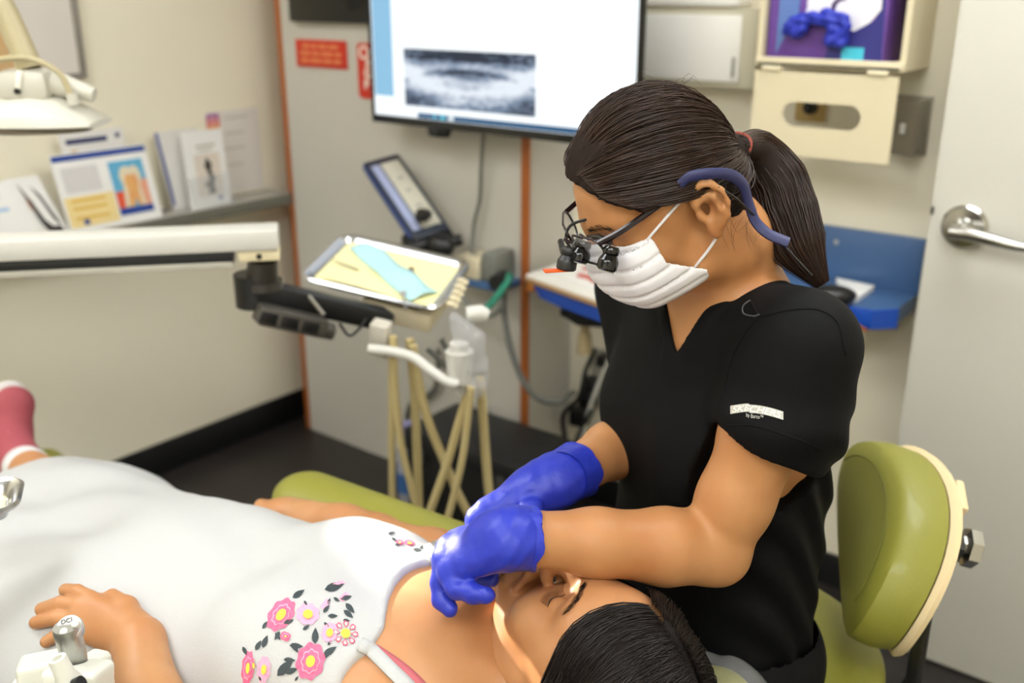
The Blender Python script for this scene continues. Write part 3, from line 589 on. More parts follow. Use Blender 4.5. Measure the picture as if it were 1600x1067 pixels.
# ================================================================ DENTAL LAMP
lw = M('lamp_white', (204, 201, 188), .35, var=.02); lg = M('lamp_arm_tan', (178, 166, 130), .4, var=.04)
LC = PD(56, 160, 1.72)
lp = thing('dental_lamp', 'white dental operating lamp with wire handle hanging from a tan arm', 'lamp', LC-V(0, 0, .05))
hx = RGT; hf = FWD                        # lamp runs across the view
def LP(x, f, z): return LC + hx*x + hf*f + V(0, 0, z)
prof = [(-.14, -.030, .012), (-.1, -.012, .02), (-.05, .01, .028), (0, .016, .03), (.045, .01, .028), (.08, -.008, .022), (.105, -.028, .010)]
rows = []
for x, zt_, hh in prof:
    wd = .075*math.sqrt(max(.1, 1-(x/.15)**2)); row = []
    for k in range(20):
        q = 2*math.pi*k/20; cy_, cz_ = math.cos(q), math.sin(q)
        row.append(LP(x, wd*cy_, -.034+(zt_+.034)*max(cz_, 0) if cz_ > 0 else -.034+.006*cz_))
    rows.append(row+[row[0]])
g = G().grid(rows); g.f.append(tuple(range(20))); g.f.append(tuple(len(rows)*21-21+k for k in range(20)))
part('lamp_head', g, lw, lp)
part('diffuser_rim', G().bx((0, 0, 0), (.001, .001, .001)) if False else G().tube([LP(.1*math.cos(q)-.015, .06*math.sin(q), -.042) for q in np.linspace(0, 6.283, 30)], .005, 8, cap=False), M('rim_grey', (120, 110, 92), .4), lp)
part('hub', G().box(LP(-.005, 0, .03), (.085, .07, .05), frame(hx, hf), bev=.014), lw, lp)
part('hub_side', G().cyl(LP(.035, 0, .032), LP(.1, 0, .012), .022, .012), lw, lp)
part('hub_screw', G().cyl(LP(-.01, -.0345, .022), LP(-.01, -.04, .022), .005), blk, lp)
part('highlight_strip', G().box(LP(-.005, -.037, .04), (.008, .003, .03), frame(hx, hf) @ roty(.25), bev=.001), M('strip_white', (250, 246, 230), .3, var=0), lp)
part('wire_handle', G().tube(bez([LP(-.085, -.03, .005), LP(-.08, -.03, .05), LP(-.03, -.03, .072), LP(.02, -.03, .072), LP(.06, -.03, .05), LP(.075, -.03, .012)], 40), .005, 8), lg, lp)
part('handle_tip', G().cyl(LP(.076, -.03, .018), LP(.077, -.03, .0), .009), lw, lp)
part('lamp_arm', G().tube([LP(.0, .0, .055), LP(-.03, .01, .14), LP(-.045, .015, .17)], [.021, .02, .021], 16), lg, lp)
part('arm_joint', G().cyl(LP(-.045, .015, .155), LP(-.047, .015, .26), .025), M('joint_tan', (206, 196, 168), .4), lp)
part('ceiling_pole', G().tube([LP(-.047, .015, .25), LP(-.05, .02, .7), LP(-.3, .2, 1.0), LP(-.32, .2, 2.549-LC[2])], .022, 14), lw, lp)
# ================================================================ DELIVERY ARM, TRAY AND INSTRUMENT UNIT
da = thing('delivery_arm', 'long white arm with black slot and black elbow carrying the tray unit', 'equipment arm', PD(437, 400, 1.72)-V(0, 0, .1))
e0 = PD(436, 372, 1.72); e1 = PD(-60, 392, 1.62); ax_ = nrm(e1-e0); Ra = frame(ax_, (0, 0, 1)); Ln = np.linalg.norm(e1-e0)+.3
up_ = Ra[:, 1]; sd_ = Ra[:, 2]; toC = sd_ if sd_@FWD < 0 else -sd_
part('beam', G().box(e0+ax_*Ln/2+up_*.004, (Ln, .036, .07), Ra, bev=.005), whtp, da)
part('lower_flange', G().box(e0+ax_*.035-up_*.024, (.07, .018, .06), Ra, bev=.002), M('flange_cream', (226, 214, 176), .4), da)
part('slot', G().box(e0+ax_*(Ln/2+.04)-up_*.0235, (Ln-.08, .016, .062), Ra, bev=.001), blk, da)
part('beam_underside', G().box(e0+ax_*(Ln/2+.04)-up_*.0365, (Ln-.08, .010, .068), Ra, bev=.001), M('beam_grey', (176, 172, 158), .4), da)
part('flange_screw', G().cyl(e0+ax_*.035-up_*.024+toC*.029, e0+ax_*.035-up_*.024+toC*.033, .005), blk, da)
j0 = PD(408, 425, 1.74)
part('elbow_post', G().cyl(e0+ax_*.03-up_*.033, j0-V(0, 0, .02), .026, .03).cyl(j0-V(0, 0, .015), j0-V(0, 0, .03), .037), M('joint_dark', (58, 54, 48), .4), da)
j1 = PD(398, 452, 1.74); j2 = PD(600, 499, 1.86); ja = nrm(j2-j1); Rj = frame(ja, (0, 0, 1))
part('elbow_arm', G().box((j1+j2)/2, (np.linalg.norm(j2-j1)+.02, .042, .06), Rj, bev=.01).cyl(j1+V(0, 0, .03), j1-V(0, 0, .03), .036), blk, da)
k0 = PD(455, 500, 1.72)
cpn = part('control_box', G().box(k0, (.13, .035, .05), frame(ja, (0, 0, 1)), bev=.005), M('control_grey', (70, 66, 60), .4), da)
for i in range(3): part('control_window', G().box(k0+ja*(-.042+i*.04)+toC*.0255+V(0, 0, .002), (.033, .022, .002), frame(ja, (0, 0, 1)), bev=.001), blk, cpn)
part('control_knob', G().cyl(k0+ja*.066+V(0, 0, -.005), k0+ja*.082+V(0, 0, -.005), .016), M('control_grey', (70, 66, 60), .4), da)
part('gas_strut', G().tube([PD(482, 462, 1.73), PD(506, 492, 1.72)], .004, 8), M('strut_grey', (120, 116, 108), .3, .6), da)
part('thin_loop', G().tube(bez([PD(530, 505, 1.74), PD(545, 524, 1.74), PD(560, 515, 1.75), PD(572, 498, 1.78)], 20), .003, 6), blk, da)
# tray
K_ = 1.12
nl = CAMP+(V(-1.37, 1.12, .90)-CAMP)*K_; nr = CAMP+(V(-1.13, 1.22, .86)-CAMP)*K_; fl = CAMP+(V(-1.44, 1.29, .94)-CAMP)*K_
tx = nr-nl; ty_ = fl-nl; TW, TD = np.linalg.norm(tx), np.linalg.norm(ty_); TR = frame(tx, ty_); TC = nl+tx/2+ty_/2
steel = M('tray_steel', (196, 196, 198), .2, 1., var=.03)
def tp3(x, y, z): return TC + TR @ V(x, y, z)
tr = thing('instrument_tray', 'stainless steel tray lined with pale yellow paper on the instrument unit', 'tray', tp3(0, 0, 0))
def tray_mesh(w_, h_, dep, r):
    rings = [(rrect(w_-.03, h_-.03, r), 0), (rrect(w_-.012, h_-.012, r+.008), dep*.85), (rrect(w_, h_, r+.012), dep), (rrect(w_+.008, h_+.008, r+.014), dep-.003), (rrect(w_+.006, h_+.006, r+.014), dep-.006), (rrect(w_-.010, h_-.010, r+.008), dep*.7), (rrect(w_-.026, h_-.026, r), -.003)]
    n = len(rings[0][0]); v = []; f = []
    for pts, z in rings: v += [(p[0], p[1], z) for p in pts]
    for i in range(len(rings)-1):
        for k in range(n): f.append((i*n+k, i*n+(k+1) % n, (i+1)*n+(k+1) % n, (i+1)*n+k))
    f.append(tuple(range(n))); f.append(tuple((len(rings)-1)*n+k for k in range(n-1, -1, -1))); return v, f
v_, f_ = tray_mesh(TW, TD, .013, .02)
part('tray_body', G().raw([tp3(*p) for p in v_], f_), steel, tr)
tag(part('tray_liner', G().prism([tp3(p[0], p[1], .0006) for p in rrect(TW-.04, TD-.036, .012)], TR[:, 2]*.0008), M('yellow_liner', (246, 236, 176), .7, var=.03), base=tp3(0, 0, .001)), 'pale yellow paper liner on the steel tray by the partition', 'paper liner')
# blue sterilisation pouch, slightly wavy
rows = []
pA, pB = V(-.095, .075), V(.105, -.062)
dd = (pB-pA)/np.linalg.norm(pB-pA); pp = V(-dd[1], dd[0])
for i in range(25):
    t = i/24; c_ = pA+(pB-pA)*t; wd = .028+.008*t; row = []
    for k in range(9):
        s_ = (k-4)/4; q = c_+pp*wd*s_; row.append(tp3(q[0], q[1], .006+.003*math.sin(t*14+s_*2)*math.cos(s_*3)+.006*(1-s_*s_)))
    rows.append(row)
po = part('sterile_pouch', G().grid(rows), M('pouch_blue', (178, 222, 228), .35, var=.06, vscale=25, coat=.3), base=tp3(0, 0, .002)); md = po.modifiers.new('solid', 'SOLIDIFY'); md.thickness = .0012
tag(po, 'light blue sterile pouch lying diagonally across the yellow tray liner', 'pouch')
def onTray(px, py, z=.004):
    n = TR[:, 2]; p0 = tp3(0, 0, z); r = ray(px, py); return CAMP + r*((p0-CAMP)@n)/(r@n)
for i, (pts, lab) in enumerate((([(505, 435), (560, 450), (600, 462), (640, 475)], 'thin steel probe lying along the near side of the yellow liner'), ([(520, 406), (535, 413), (560, 422)], 'short steel pick beside the pouch on the far left of the tray'))):
    tag(part('dental_probe', G().tube([onTray(x, y, .005) for x, y in pts], [.0012, .003, .003, .0012][:len(pts)], 8), steel), lab, 'dental tool')
mc = onTray(630, 458, .02); mr = thing('mouth_mirror', 'small round mouth mirror standing at the near edge of the blue pouch', 'mirror', mc)
part('mirror_disc', G().lathe(mc, V(.5, -.6, .3), [(.006, 0), (.0065, .0008), (.0065, .002), (.001, .0022)], 20), M('mirror_grey', (150, 152, 152), .25, .6), mr)
part('mirror_stem', G().tube([mc-V(0, 0, .002), onTray(634, 484, .006)], .0018, 8), steel, mr)
tag(part('cotton_gauze', G().sph(onTray(643, 420, .006), (.014, .006, .0025), rotz(-.6)), M('dark_gauze', (120, 100, 84), .8)), 'small dark brown wad on the yellow liner behind the pouch', 'gauze')
# instrument unit under the tray
un = thing('instrument_unit', 'cream instrument head with white handle and hose holders below the steel tray', 'instrument unit', tp3(.05, 0, -.1))
ut = tp3(.055, -.025, -.04)
part('unit_body', G().box(ut, (.15, .13, .04), TR, bev=.005), beige, un)
part('mount_plate', G().box(tp3(0, 0, -.014), (.2, .15, .012), TR, bev=.003), blk, un)
h0 = PD(590, 545, 1.74); h1 = PD(600, 512, 1.78)
part('handle_bracket', G().box((h0+h1)/2, (.036, .03, .07), TR, bev=.004), M('unit_grey', (196, 190, 176), .4), un)
part('handle_bar', G().tube(bez([PD(575, 545, 1.72), PD(610, 549, 1.72), PD(645, 558, 1.71), PD(672, 578, 1.69), PD(700, 597, 1.68), PD(716, 600, 1.68)], 40), .0095, 12), whtp, un)
for i in range(5):
    q = PD(708+i*4, 476-i*9, 1.77+.02*i); part('holder_finger', G().tube([q-V(.012, 0, 0), q, q+nrm(V(.8, -.5, .2))*.02], [.006, .0068, .005], 10), beige, un)
hd = PD(718, 572, 1.70)
part('holder_hub', G().cyl(hd+V(0, 0, .03), hd-V(0, 0, .03), .026, .022).cyl(hd+V(0, 0, .045), hd+V(0, 0, .028), .018), whtp, un)
part('hub_nozzle', G().cyl(hd-V(0, 0, .028), hd-V(0, 0, .055), .012, .008), whtp, un)
part('syringe_head', G().tube([PD(730, 492, 1.72), PD(752, 490, 1.72), PD(762, 494, 1.72)], [.016, .017, .012], 12), whtp, un)
# clear barrier sleeve, crumpled
sv = S(tuple(PD(733, 545, 1.71)-V(.07, .07, .11)), tuple(PD(733, 545, 1.71)+V(.07, .07, .1)), .0035)
sv.chain([PD(712, 500, 1.71), PD(732, 530, 1.71), PD(738, 565, 1.71), PD(742, 600, 1.71)], [.012, .028, .026, .024], .01)
sv.disp(lambda X, Y, Z: .004*np.sin(X*150+Z*60)*np.sin(Z*130-Y*80))
part_sv = sdf_part('barrier_sleeve', sv, M('clear_film', (222, 223, 228), .1, alpha=.24, var=.1, vscale=30), un)
# hoses
hosem = M('hose_beige', (190, 172, 122), .45, var=.06)
hs = [([(612, 525), (612, 600), (612, 700), (613, 800)], 1.78, .007, 'pale beige hose hanging straight down at the left of the instrument unit'),
      ([(614, 525), (618, 620), (628, 700), (645, 770), (660, 835), (672, 880)], 1.74, .0075, 'beige hose curving down from the left end of the unit'),
      ([(640, 530), (648, 620), (652, 720), (655, 800), (660, 850)], 1.8, .009, 'thick beige hose dropping from the middle of the unit'),
      ([(645, 540), (655, 600), (670, 660), (700, 735), (720, 780), (745, 825), (770, 860)], 1.76, .009, 'thick beige hose crossing down to the right'),
      ([(734, 605), (720, 650), (700, 720), (675, 790), (660, 830), (650, 870)], 1.72, .0085, 'beige hose from the white hub crossing down to the left'),
      ([(736, 605), (730, 660), (722, 720), (705, 790), (690, 840), (680, 880)], 1.68, .007, 'slim beige hose falling from the white hub in front'),
      ([(750, 590), (754, 640), (758, 700), (762, 750), (766, 790), (768, 860)], 1.74, .009, 'beige hose hanging below the clear sleeve at the right')]
for pts, D, r, lab in hs:
    tag(part('hose', G().tube(bez([PD(x, y, D) for x, y in pts], 40), r, 10), hosem), lab, 'hose', 'hoses of the instrument unit')
for pts, lab in ((((668, 545), (690, 565), (706, 580)), 'thin black cable under the unit reaching the white hub from the left'), (((690, 530), (700, 548), (712, 560)), 'thin black cable between the unit and the clear sleeve')):
    tag(part('unit_cable', G().tube(bez([PD(x, y, 1.78) for x, y in pts], 16), .006, 8), M('grey_cable_dark', (88, 88, 82), .5)), lab, 'cable')
# --- black case on the floor
bxm = M('case_black', (14, 14, 15), .5, var=.2)
bc = thing('equipment_case', 'black lidded case standing on the floor against the grey partition', 'case', (-1.53, 1.82, 0))
Rb = rotz(.0)
part('body', G().bx((-1.72, 1.72, .0), (-1.33, 1.93, .235), bev=.006), bxm, bc)
part('lid', G().bx((-1.725, 1.715, .2355), (-1.325, 1.935, .3), bev=.008), M('case_lid', (26, 26, 28), .5, var=.1), bc)
for x in (-1.66, -1.39): part('latch', G().bx((x-.012, 1.708, .215), (x+.012, 1.7145, .26), bev=.003), M('latch_grey', (90, 90, 90), .4, .5), bc)
bt = thing('solution_bottle', 'small clear bottle with blue label on the floor beside the black case', 'bottle', (-1.83, 1.84, 0))
part('bottle_body', G().lathe((-1.83, 1.84, 0), (0, 0, 1), [(.035, 0), (.037, .01), (.037, .15), (.02, .19), (.014, .2), (.014, .22)], 20), M('bottle_clear', (196, 196, 206), .2, alpha=.6), bt)
part('bottle_label', G().lathe((-1.83, 1.84, 0), (0, 0, 1), [(.0378, .03), (.0378, .09)], 20), M('bottle_blue', (60, 104, 160), .5), bt)
part('bottle_cap', G().lathe((-1.83, 1.84, 0), (0, 0, 1), [(.015, .2205), (.015, .24), (.001, .241)], 16), M('bottle_cap_lilac', (150, 146, 190), .4), bt)

# ================================================================ FIGURES: shared builders (camera-aligned plan coordinates: right, forward, up)
TOW = np.stack([RGT, FWD, UPV], 0)
def tow(v): return np.asarray(v) @ TOW
def PC(px, py, d): r = TOW @ ray(px, py); return V(0, 0, CAMH) + r*(d/r[1])
def ZC(px, py, z): r = TOW @ ray(px, py); return V(0, 0, CAMH) + r*((z-CAMH)/r[2])
def fig(name, sd, mat, parent=None, it=2, base=None, keep=None, more=()):
    v, q = sd.mesh(); v = relax(v, q, it)
    for m_ in more:
        v2, q2 = m_.mesh(); v2 = relax(v2, q2, it); q = np.concatenate([q, q2+len(v)]); v = np.concatenate([v, v2])
    if keep is not None:
        q = q[keep(v)[q].all(1)]; used = np.unique(q); mp = np.full(len(v), -1); mp[used] = np.arange(len(used)); v = v[used]; q = mp[q]
    v = tow(v)
    me = bpy.data.meshes.new(name); me.vertices.add(len(v)); me.vertices.foreach_set('co', v.astype(np.float32).ravel())
    me.loops.add(q.size); me.loops.foreach_set('vertex_index', q.ravel().astype(np.int32)); me.polygons.add(len(q))
    me.polygons.foreach_set('loop_start', np.arange(len(q), dtype=np.int32)*4); me.polygons.foreach_set('use_smooth', np.ones(len(q), bool))
    me.update(); return link(name, me, mat, parent, base)
def gfig(g): g.v = [tuple(x) for x in tow(np.array(g.v))]; return g
class HeadF:
    def __init__(s, C, L, F, U, k=1.0):
        s.C = V(C); s.F = nrm(F); L = V(L); L = nrm(L - s.F*(L@s.F)); s.L = L; s.U = np.cross(s.F, s.L); s.R = np.stack([s.L, s.F, s.U], 1); s.k = k
    def __call__(s, l, f, u): return s.C + s.R @ (V(l, f, u)*s.k)
    def loc(s, X, Y, Z):
        x, y, z = X-s.C[0], Y-s.C[1], Z-s.C[2]
        return tuple((x*a[0]+y*a[1]+z*a[2])/s.k for a in (s.L, s.F, s.U))
def sculpt_head(sd, H, lips=True, sides=(1, -1)):   # lips=False: lower nose and mouth lie under a mask
    R = H.R; e = lambda c, r, k, op='add', Rm=None: sd.ell(H(*c), V(r)*H.k, R if Rm is None else R @ Rm, k, op)
    e((0, .003, .036), (.073, .08, .08), .02)
    e((0, .03, .03), (.064, .06, .06), .02)
    e((0, .028, -.026), (.055, .055, .066 if lips else .058), .025)
    for s in (1, -1):
        sd.cap(H(s*.052, .0, -.04), H(s*.045, .012, -.06), .013, .014, .02)
        sd.cap(H(s*.045, .012, -.06), H(s*.012, *((.074, -.083) if lips else (.056, -.072))), .015, .014, .02)
        e((s*.037, .058, -.024), (.024, .024, .024), .02)
        sd.cap(H(s*.008, .083, .022), H(s*.045, .066, .026), .011, .009, .014)
        e((s*.032, .097, .003), (.0195, .0245, .0125), .008, 'sub')
        e((s*.0315, .0685, .002), (.0145, .0132, .0118), .003)
    sd.ell(H(0, *((.079, -.083) if lips else (.058, -.07))), V(.02, .016, .015), R, .012)
    sd.chain([H(0, .084, .02), H(0, .094, .0)]+[H(0, .106, -.026)]*lips, [.0075, .0078]+[.0098]*lips, .008)
    for s in (1, -1) if lips else ():
        e((s*.0105, .095, -.03), (.0075, .011, .0075), .006); e((s*.0062, .103, -.0385), (.0034, .006, .004), .003, 'sub')
    if lips:
        sd.chain([H(-.024, .078, -.062), H(-.006, .09, -.058), H(.006, .09, -.058), H(.024, .078, -.062)], [.003, .0055, .0055, .003], .006)
        sd.chain([H(-.022, .077, -.066), H(0, .088, -.071), H(.022, .077, -.066)], [.003, .0065, .003], .006)
        sd.chain([H(-.024, .086, -.064), H(0, .0975, -.0645), H(.024, .086, -.064)], [.0012, .0016, .0012], .003, 'sub')
    for s in sides: sculpt_ear(sd, H, s)
def sculpt_ear(sd, H, s):
    def E(f, u, o=0): return H(s*(.071 + .006 + max(0, .012-f)*.42 + o), -.012+f*.8, .004+u*.98)
    sd.ell(E(-.004, .005, -.004), V(.0045, .017, .026), H.R, .008)
    hx_ = [(.012, .004), (.014, .014), (.010, .025), (.0, .0305), (-.011, .027), (-.018, .016), (-.0185, .002), (-.013, -.011), (-.005, -.019)]
    sd.chain([E(*p, .002) for p in hx_], [.0036, .004, .0042, .0043, .0042, .004, .0038, .0036, .004], .003)
    sd.ell(E(.004, -.023, .0), V(.0055, .0085, .0105), H.R, .006)
    sd.chain([E(-.002, .02, .001), E(-.009, .012, .002), E(-.0095, -.001, .002), E(-.003, -.012, .001), E(.004, -.014, .001)], [.002, .003, .0034, .003, .003], .004)
    sd.ell(E(.0045, .001, .003), V(.007, .0075, .0095), H.R, .004, 'sub')
    sd.ell(E(-.003, .022, .0035), V(.004, .0075, .004), H.R, .003, 'sub')
    sd.ell(E(-.0145, .008, .0035), V(.003, .0022, .011), H.R, .003, 'sub')
    sd.ell(E(.013, -.003, .0), V(.004, .0045, .006), H.R, .004)
def skin_mat(name, rgb, rgb2, red):
    m = bpy.data.materials.new(name); m.use_nodes = True; nt = m.node_tree; b = nt.nodes['Principled BSDF']; L = nt.links.new
    tc = nt.nodes.new('ShaderNodeTexCoord'); n = nt.nodes.new('ShaderNodeTexNoise'); n.inputs['Scale'].default_value = 14; n.inputs['Detail'].default_value = 5; L(tc.outputs['Object'], n.inputs['Vector'])
    cr = nt.nodes.new('ShaderNodeValToRGB'); cr.color_ramp.elements[0].color = (*lin(rgb2), 1); cr.color_ramp.elements[1].color = (*lin(rgb), 1); cr.color_ramp.elements[0].position = .3; cr.color_ramp.elements[1].position = .7
    L(n.outputs['Fac'], cr.inputs[0]); L(cr.outputs[0], b.inputs['Base Color'])
    n2 = nt.nodes.new('ShaderNodeTexNoise'); n2.inputs['Scale'].default_value = 420; n2.inputs['Detail'].default_value = 3; L(tc.outputs['Object'], n2.inputs['Vector'])
    bp = nt.nodes.new('ShaderNodeBump'); bp.inputs['Strength'].default_value = .1; bp.inputs['Distance'].default_value = .0006; L(n2.outputs['Fac'], bp.inputs['Height']); L(bp.outputs[0], b.inputs['Normal'])
    b.inputs['Roughness'].default_value = .46; b.inputs['Specular IOR Level'].default_value = .42
    b.inputs['Subsurface Weight'].default_value = .12; b.inputs['Subsurface Radius'].default_value = (.008, .003, .0015); b.inputs['Subsurface Scale'].default_value = 1
    return m
def hair_mat(name, a, b_):
    return M(name, a, .7, rgb2=b_, vscale=900, stretch=(1, 1, 1), spec=.15, detail=1)
def strands(name, lines, r, mat, parent, n=3):
    vs_ = []; fs = []; o = 0
    for P, rr in lines:
        P = np.asarray(P); m = len(P); T = np.gradient(P, axis=0); T /= np.maximum(np.linalg.norm(T, axis=1), 1e-9)[:, None]
        ref = np.array([.31, .52, .79]); A = np.cross(T, ref); A /= np.maximum(np.linalg.norm(A, axis=1), 1e-9)[:, None]; B = np.cross(T, A)
        w_ = (rr*np.minimum(1, np.minimum(np.linspace(.4, 6, m), np.linspace(5, .15, m))))[:, None]
        ring = [P + w_*(math.cos(q)*A + math.sin(q)*B) for q in [2*math.pi*k/n for k in range(n)]]
        vs_.append(np.stack(ring, 1).reshape(-1, 3))
        i = np.arange(m-1)[:, None]; k = np.arange(n)[None, :]
        fs.append(np.stack([o+i*n+k, o+i*n+(k+1) % n, o+(i+1)*n+(k+1) % n, o+(i+1)*n+k], -1).reshape(-1, 4)); o += m*n
    v = tow(np.concatenate(vs_)); q = np.concatenate(fs)
    me = bpy.data.meshes.new(name); me.vertices.add(len(v)); me.vertices.foreach_set('co', v.astype(np.float32).ravel())
    me.loops.add(q.size); me.loops.foreach_set('vertex_index', q.ravel().astype(np.int32)); me.polygons.add(len(q))
    me.polygons.foreach_set('loop_start', np.arange(len(q), dtype=np.int32)*4); me.polygons.foreach_set('use_smooth', np.ones(len(q), bool))
    me.update(); o_ = link(name, me, mat, parent); o_['kind'] = 'stuff'; return o_

# ================================================================ DENTIST
skinD = skin_mat('skin_tan', (193, 140, 92), (176, 118, 72), 0)
DH = HeadF((.168, 1.04, 1.19), (.219, -.974, -.053), (-.853, -.165, -.495), None)
fD = nrm(V(-.9, -.44, 0))                      # the way her chest faces
lD = np.cross(V(0, 0, 1), fD)                  # her left
SL, SR = V(.297, .97, 1.045), V(.175, 1.25, 1.03); NB = V(.243, 1.105, 1.065)
EL, WL = V(.22, .945, .824), PC(797, 840, .885)
ER, WR = V(.215, 1.27, .835), V(.062, 1.03, .868)
PV = V(.275, 1.15, .62)
pD = thing('person', 'dentist in black scrubs, white mask and blue gloves bending over the patient', 'person', tow(V(.30, 1.15, 0)))
sd = S((-.03, .80, .50), (.47, 1.36, 1.34), .0023)
sculpt_head(sd, DH, lips=False, sides=(1, -1))
sd.chain([DH(0, -.018, -.03), DH(0, -.03, -.072), NB+V(.008, .008, -.0)], [.047, .047, .053], .03)
sd.cap(NB, NB+V(.0, .0, -.1), .06, .1, .04, flat=(fD, .7))
sd.chain([SR, NB+V(0, 0, -.03), SL], [.05, .058, .05], .03)
sd.chain([NB+V(0, 0, -.09), (NB+PV)/2+V(0, 0, .06), (NB+PV)/2+V(0, 0, -.07), PV], [.125, .13, .115, .14], .04, flat=(fD, .68))
for s_ in (1, -1): sd.cap(DH(s_*.035, -.03, -.04), NB+lD*s_*.02+fD*.03, .014, .012, .02)
def arm(sh, el, wr, k=1.0):
    mid = (sh+el)/2; v = nrm(el-sh); w_ = nrm(wr-el)
    sd.chain([sh, sh+(el-sh)*.35, sh+(el-sh)*.75, el], [.048*k, .045*k, .038*k, .035*k], .02)
    sd.cap(el-w_*.008+v*.006, el+w_*.02, .029*k, .032*k, .02)
    sd.chain([el, el+(wr-el)*.25, el+(wr-el)*.6, wr-(wr-el)*.05, wr+(wr-el)*.06], [.034*k, .0395*k, .034*k, .0268*k, .017*k], .015)
arm(SL, EL, WL); arm(SR, ER, WR)
bodyD = fig('body', sd, skinD, pD)
# --- scrubs
scrub = M('black_scrub', (9, 9, 10), .75, var=.12, vscale=30, bump=.15, bscale=700, spec=.16)
sc = S((-.02, .80, .44), (.56, 1.44, 1.16), .003)
cl = V(.013, .013, .0)
mid1, mid2 = NB*.62+PV*.38, NB*.3+PV*.7
sc.chain([SR+V(-.004, 0, .004), NB+V(0, 0, -.035), SL+V(.004, 0, .006)], [.054, .066, .054], .03)
sc.chain([NB+V(0, 0, -.11), mid1, mid2, PV+V(0, 0, .02)+fD*.015, PV+V(0, 0, -.08)+fD*.025], [.132, .142, .136, .14, .142], .05, flat=(fD, .7))
for s_ in (1, -1): sc.ell(mid1+lD*s_*.065+fD*.06+V(0, 0, .0), (.055, .055, .06), I3, .06)
# left sleeve, loose and flared
sv1 = SL+(EL-SL)*.42
sc.chain([SL+V(.0, 0, .0), SL+(EL-SL)*.3+V(.012, -.004, .004), sv1+V(.014, -.004, 0)], [.057, .059, .06], .03)
sc.cap(SL+(EL-SL)*.3+V(.022, .01, 0), sv1+V(.032, .012, .0), .045, .046, .03)
sv2 = SR+(ER-SR)*.7
sc.chain([SR, sv2], [.062, .066], .03)
dA = nrm(EL-SL)
from mathutils.bvhtree import BVHTree
# inside: hollow for sleeves, then hems, V neck
sc.cap(sv1+dA*.012, sv1+dA*.1, .05, .056, .004, 'sub')
cutn = nrm(dA+V(.06, 0, .12))
def hemcut(X, Y, Z):
    a = (X-sv1[0])*cutn[0]+(Y-sv1[1])*cutn[1]+(Z-sv1[2])*cutn[2]-.014
    t = np.sqrt((X-sv1[0])**2+(Y-sv1[1])**2+(Z-sv1[2])**2)-.105
    inb = ((X-PV[0])*lD[0]+(Y-PV[1])*lD[1])    # only on the arm side of the trunk
    return np.maximum(np.maximum(-a, t), .128-inb)
sc.put(sv1-.12, sv1+.12, hemcut, .003, 'sub')
nk = NB+V(.0, .0, .0)
_v, _q = sc.mesh(); _b = BVHTree.FromPolygons([Vector(p) for p in _v], [tuple(int(i) for i in p) for p in _q])
_r = Vector(TOW @ ray(1056, 547)).normalized(); _h = _b.ray_cast(Vector((0, 0, CAMH)), _r)[0]; Vp = V(_h[:]) if _h is not None else PC(1056, 547, 1.0)   # point of the V neck
lv = (Vp-nk)@lD

no = nrm(fD*.45+V(0, 0, .9)); tf = nrm(fD-no*(fD@no)); stip = (Vp-nk)@tf
def vneck(X, Y, Z):
    x, y, z = X-nk[0], Y-nk[1], Z-nk[2]
    s_ = x*tf[0]+y*tf[1]+z*tf[2]; l = np.abs(x*lD[0]+y*lD[1]-lv*np.clip(s_/stip, 0, 1)); n_ = x*no[0]+y*no[1]+z*no[2]
    w_ = np.where(s_ < 0, .064*np.sqrt(np.clip(1-(s_/.066)**2, 0, 1)), .064*np.clip(1-s_/stip, 0, 1)**.8)
    return np.maximum(np.maximum((l-w_)*.8, -(n_+.16)), np.maximum(s_-stip, -.066-s_))
_sl, _X, _Y, _Z = sc.sub(nk-V(.2, .2, .2), nk+V(.2, .2, .16)); _d = vneck(_X, _Y, _Z); sc.f[_sl] -= (.0022*np.clip((.017-_d)/.002, 0, 1)).astype(np.float32)   # collar band
sc.put(nk-V(.2, .2, .2), nk+V(.2, .2, .16), vneck, .005, 'sub')
def folds(X, Y, Z):
    l = (X-PV[0])*lD[0]+(Y-PV[1])*lD[1]; f_ = (X-PV[0])*fD[0]+(Y-PV[1])*fD[1]
    w_ = .0032*np.sin(38*Z+26*l+5*np.sin(9*l+4*Z))*np.clip((1.02-Z)*6, 0, 1)
    a = ((X-SL[0])*dA[0]+(Y-SL[1])*dA[1]+(Z-SL[2])*dA[2]); on = np.clip((l-.11)*20, 0, 1)
    w_ = w_*(1-on) + on*.0032*np.sin(95*a+40*f_+3*np.sin(30*f_))*np.clip(a*14, 0, 1)
    w_ = w_ + .003*np.sin(60*Z-20*f_+3)*np.exp(-((Z-.80)/.12)**2)*np.clip(-f_*12, 0, 1)
    return w_
sc.disp(folds)
topD = fig('scrub_top', sc, scrub, pD, it=5)
# neckline band
nb_pts = []
for t in np.linspace(0, 1, 15):
    pass
# loop tab near the shoulder
lt = PC(1178, 480, .93); g = G().tube(bez([PC(1172, 469, .945), PC(1161, 478, .94), PC(1162, 490, .935), PC(1178, 494, .935), PC(1187, 491, .935)], 16), .0009, 6)
part('loop_tab', gfig(g), M('tab_grey', (38, 38, 40), .5), topD)
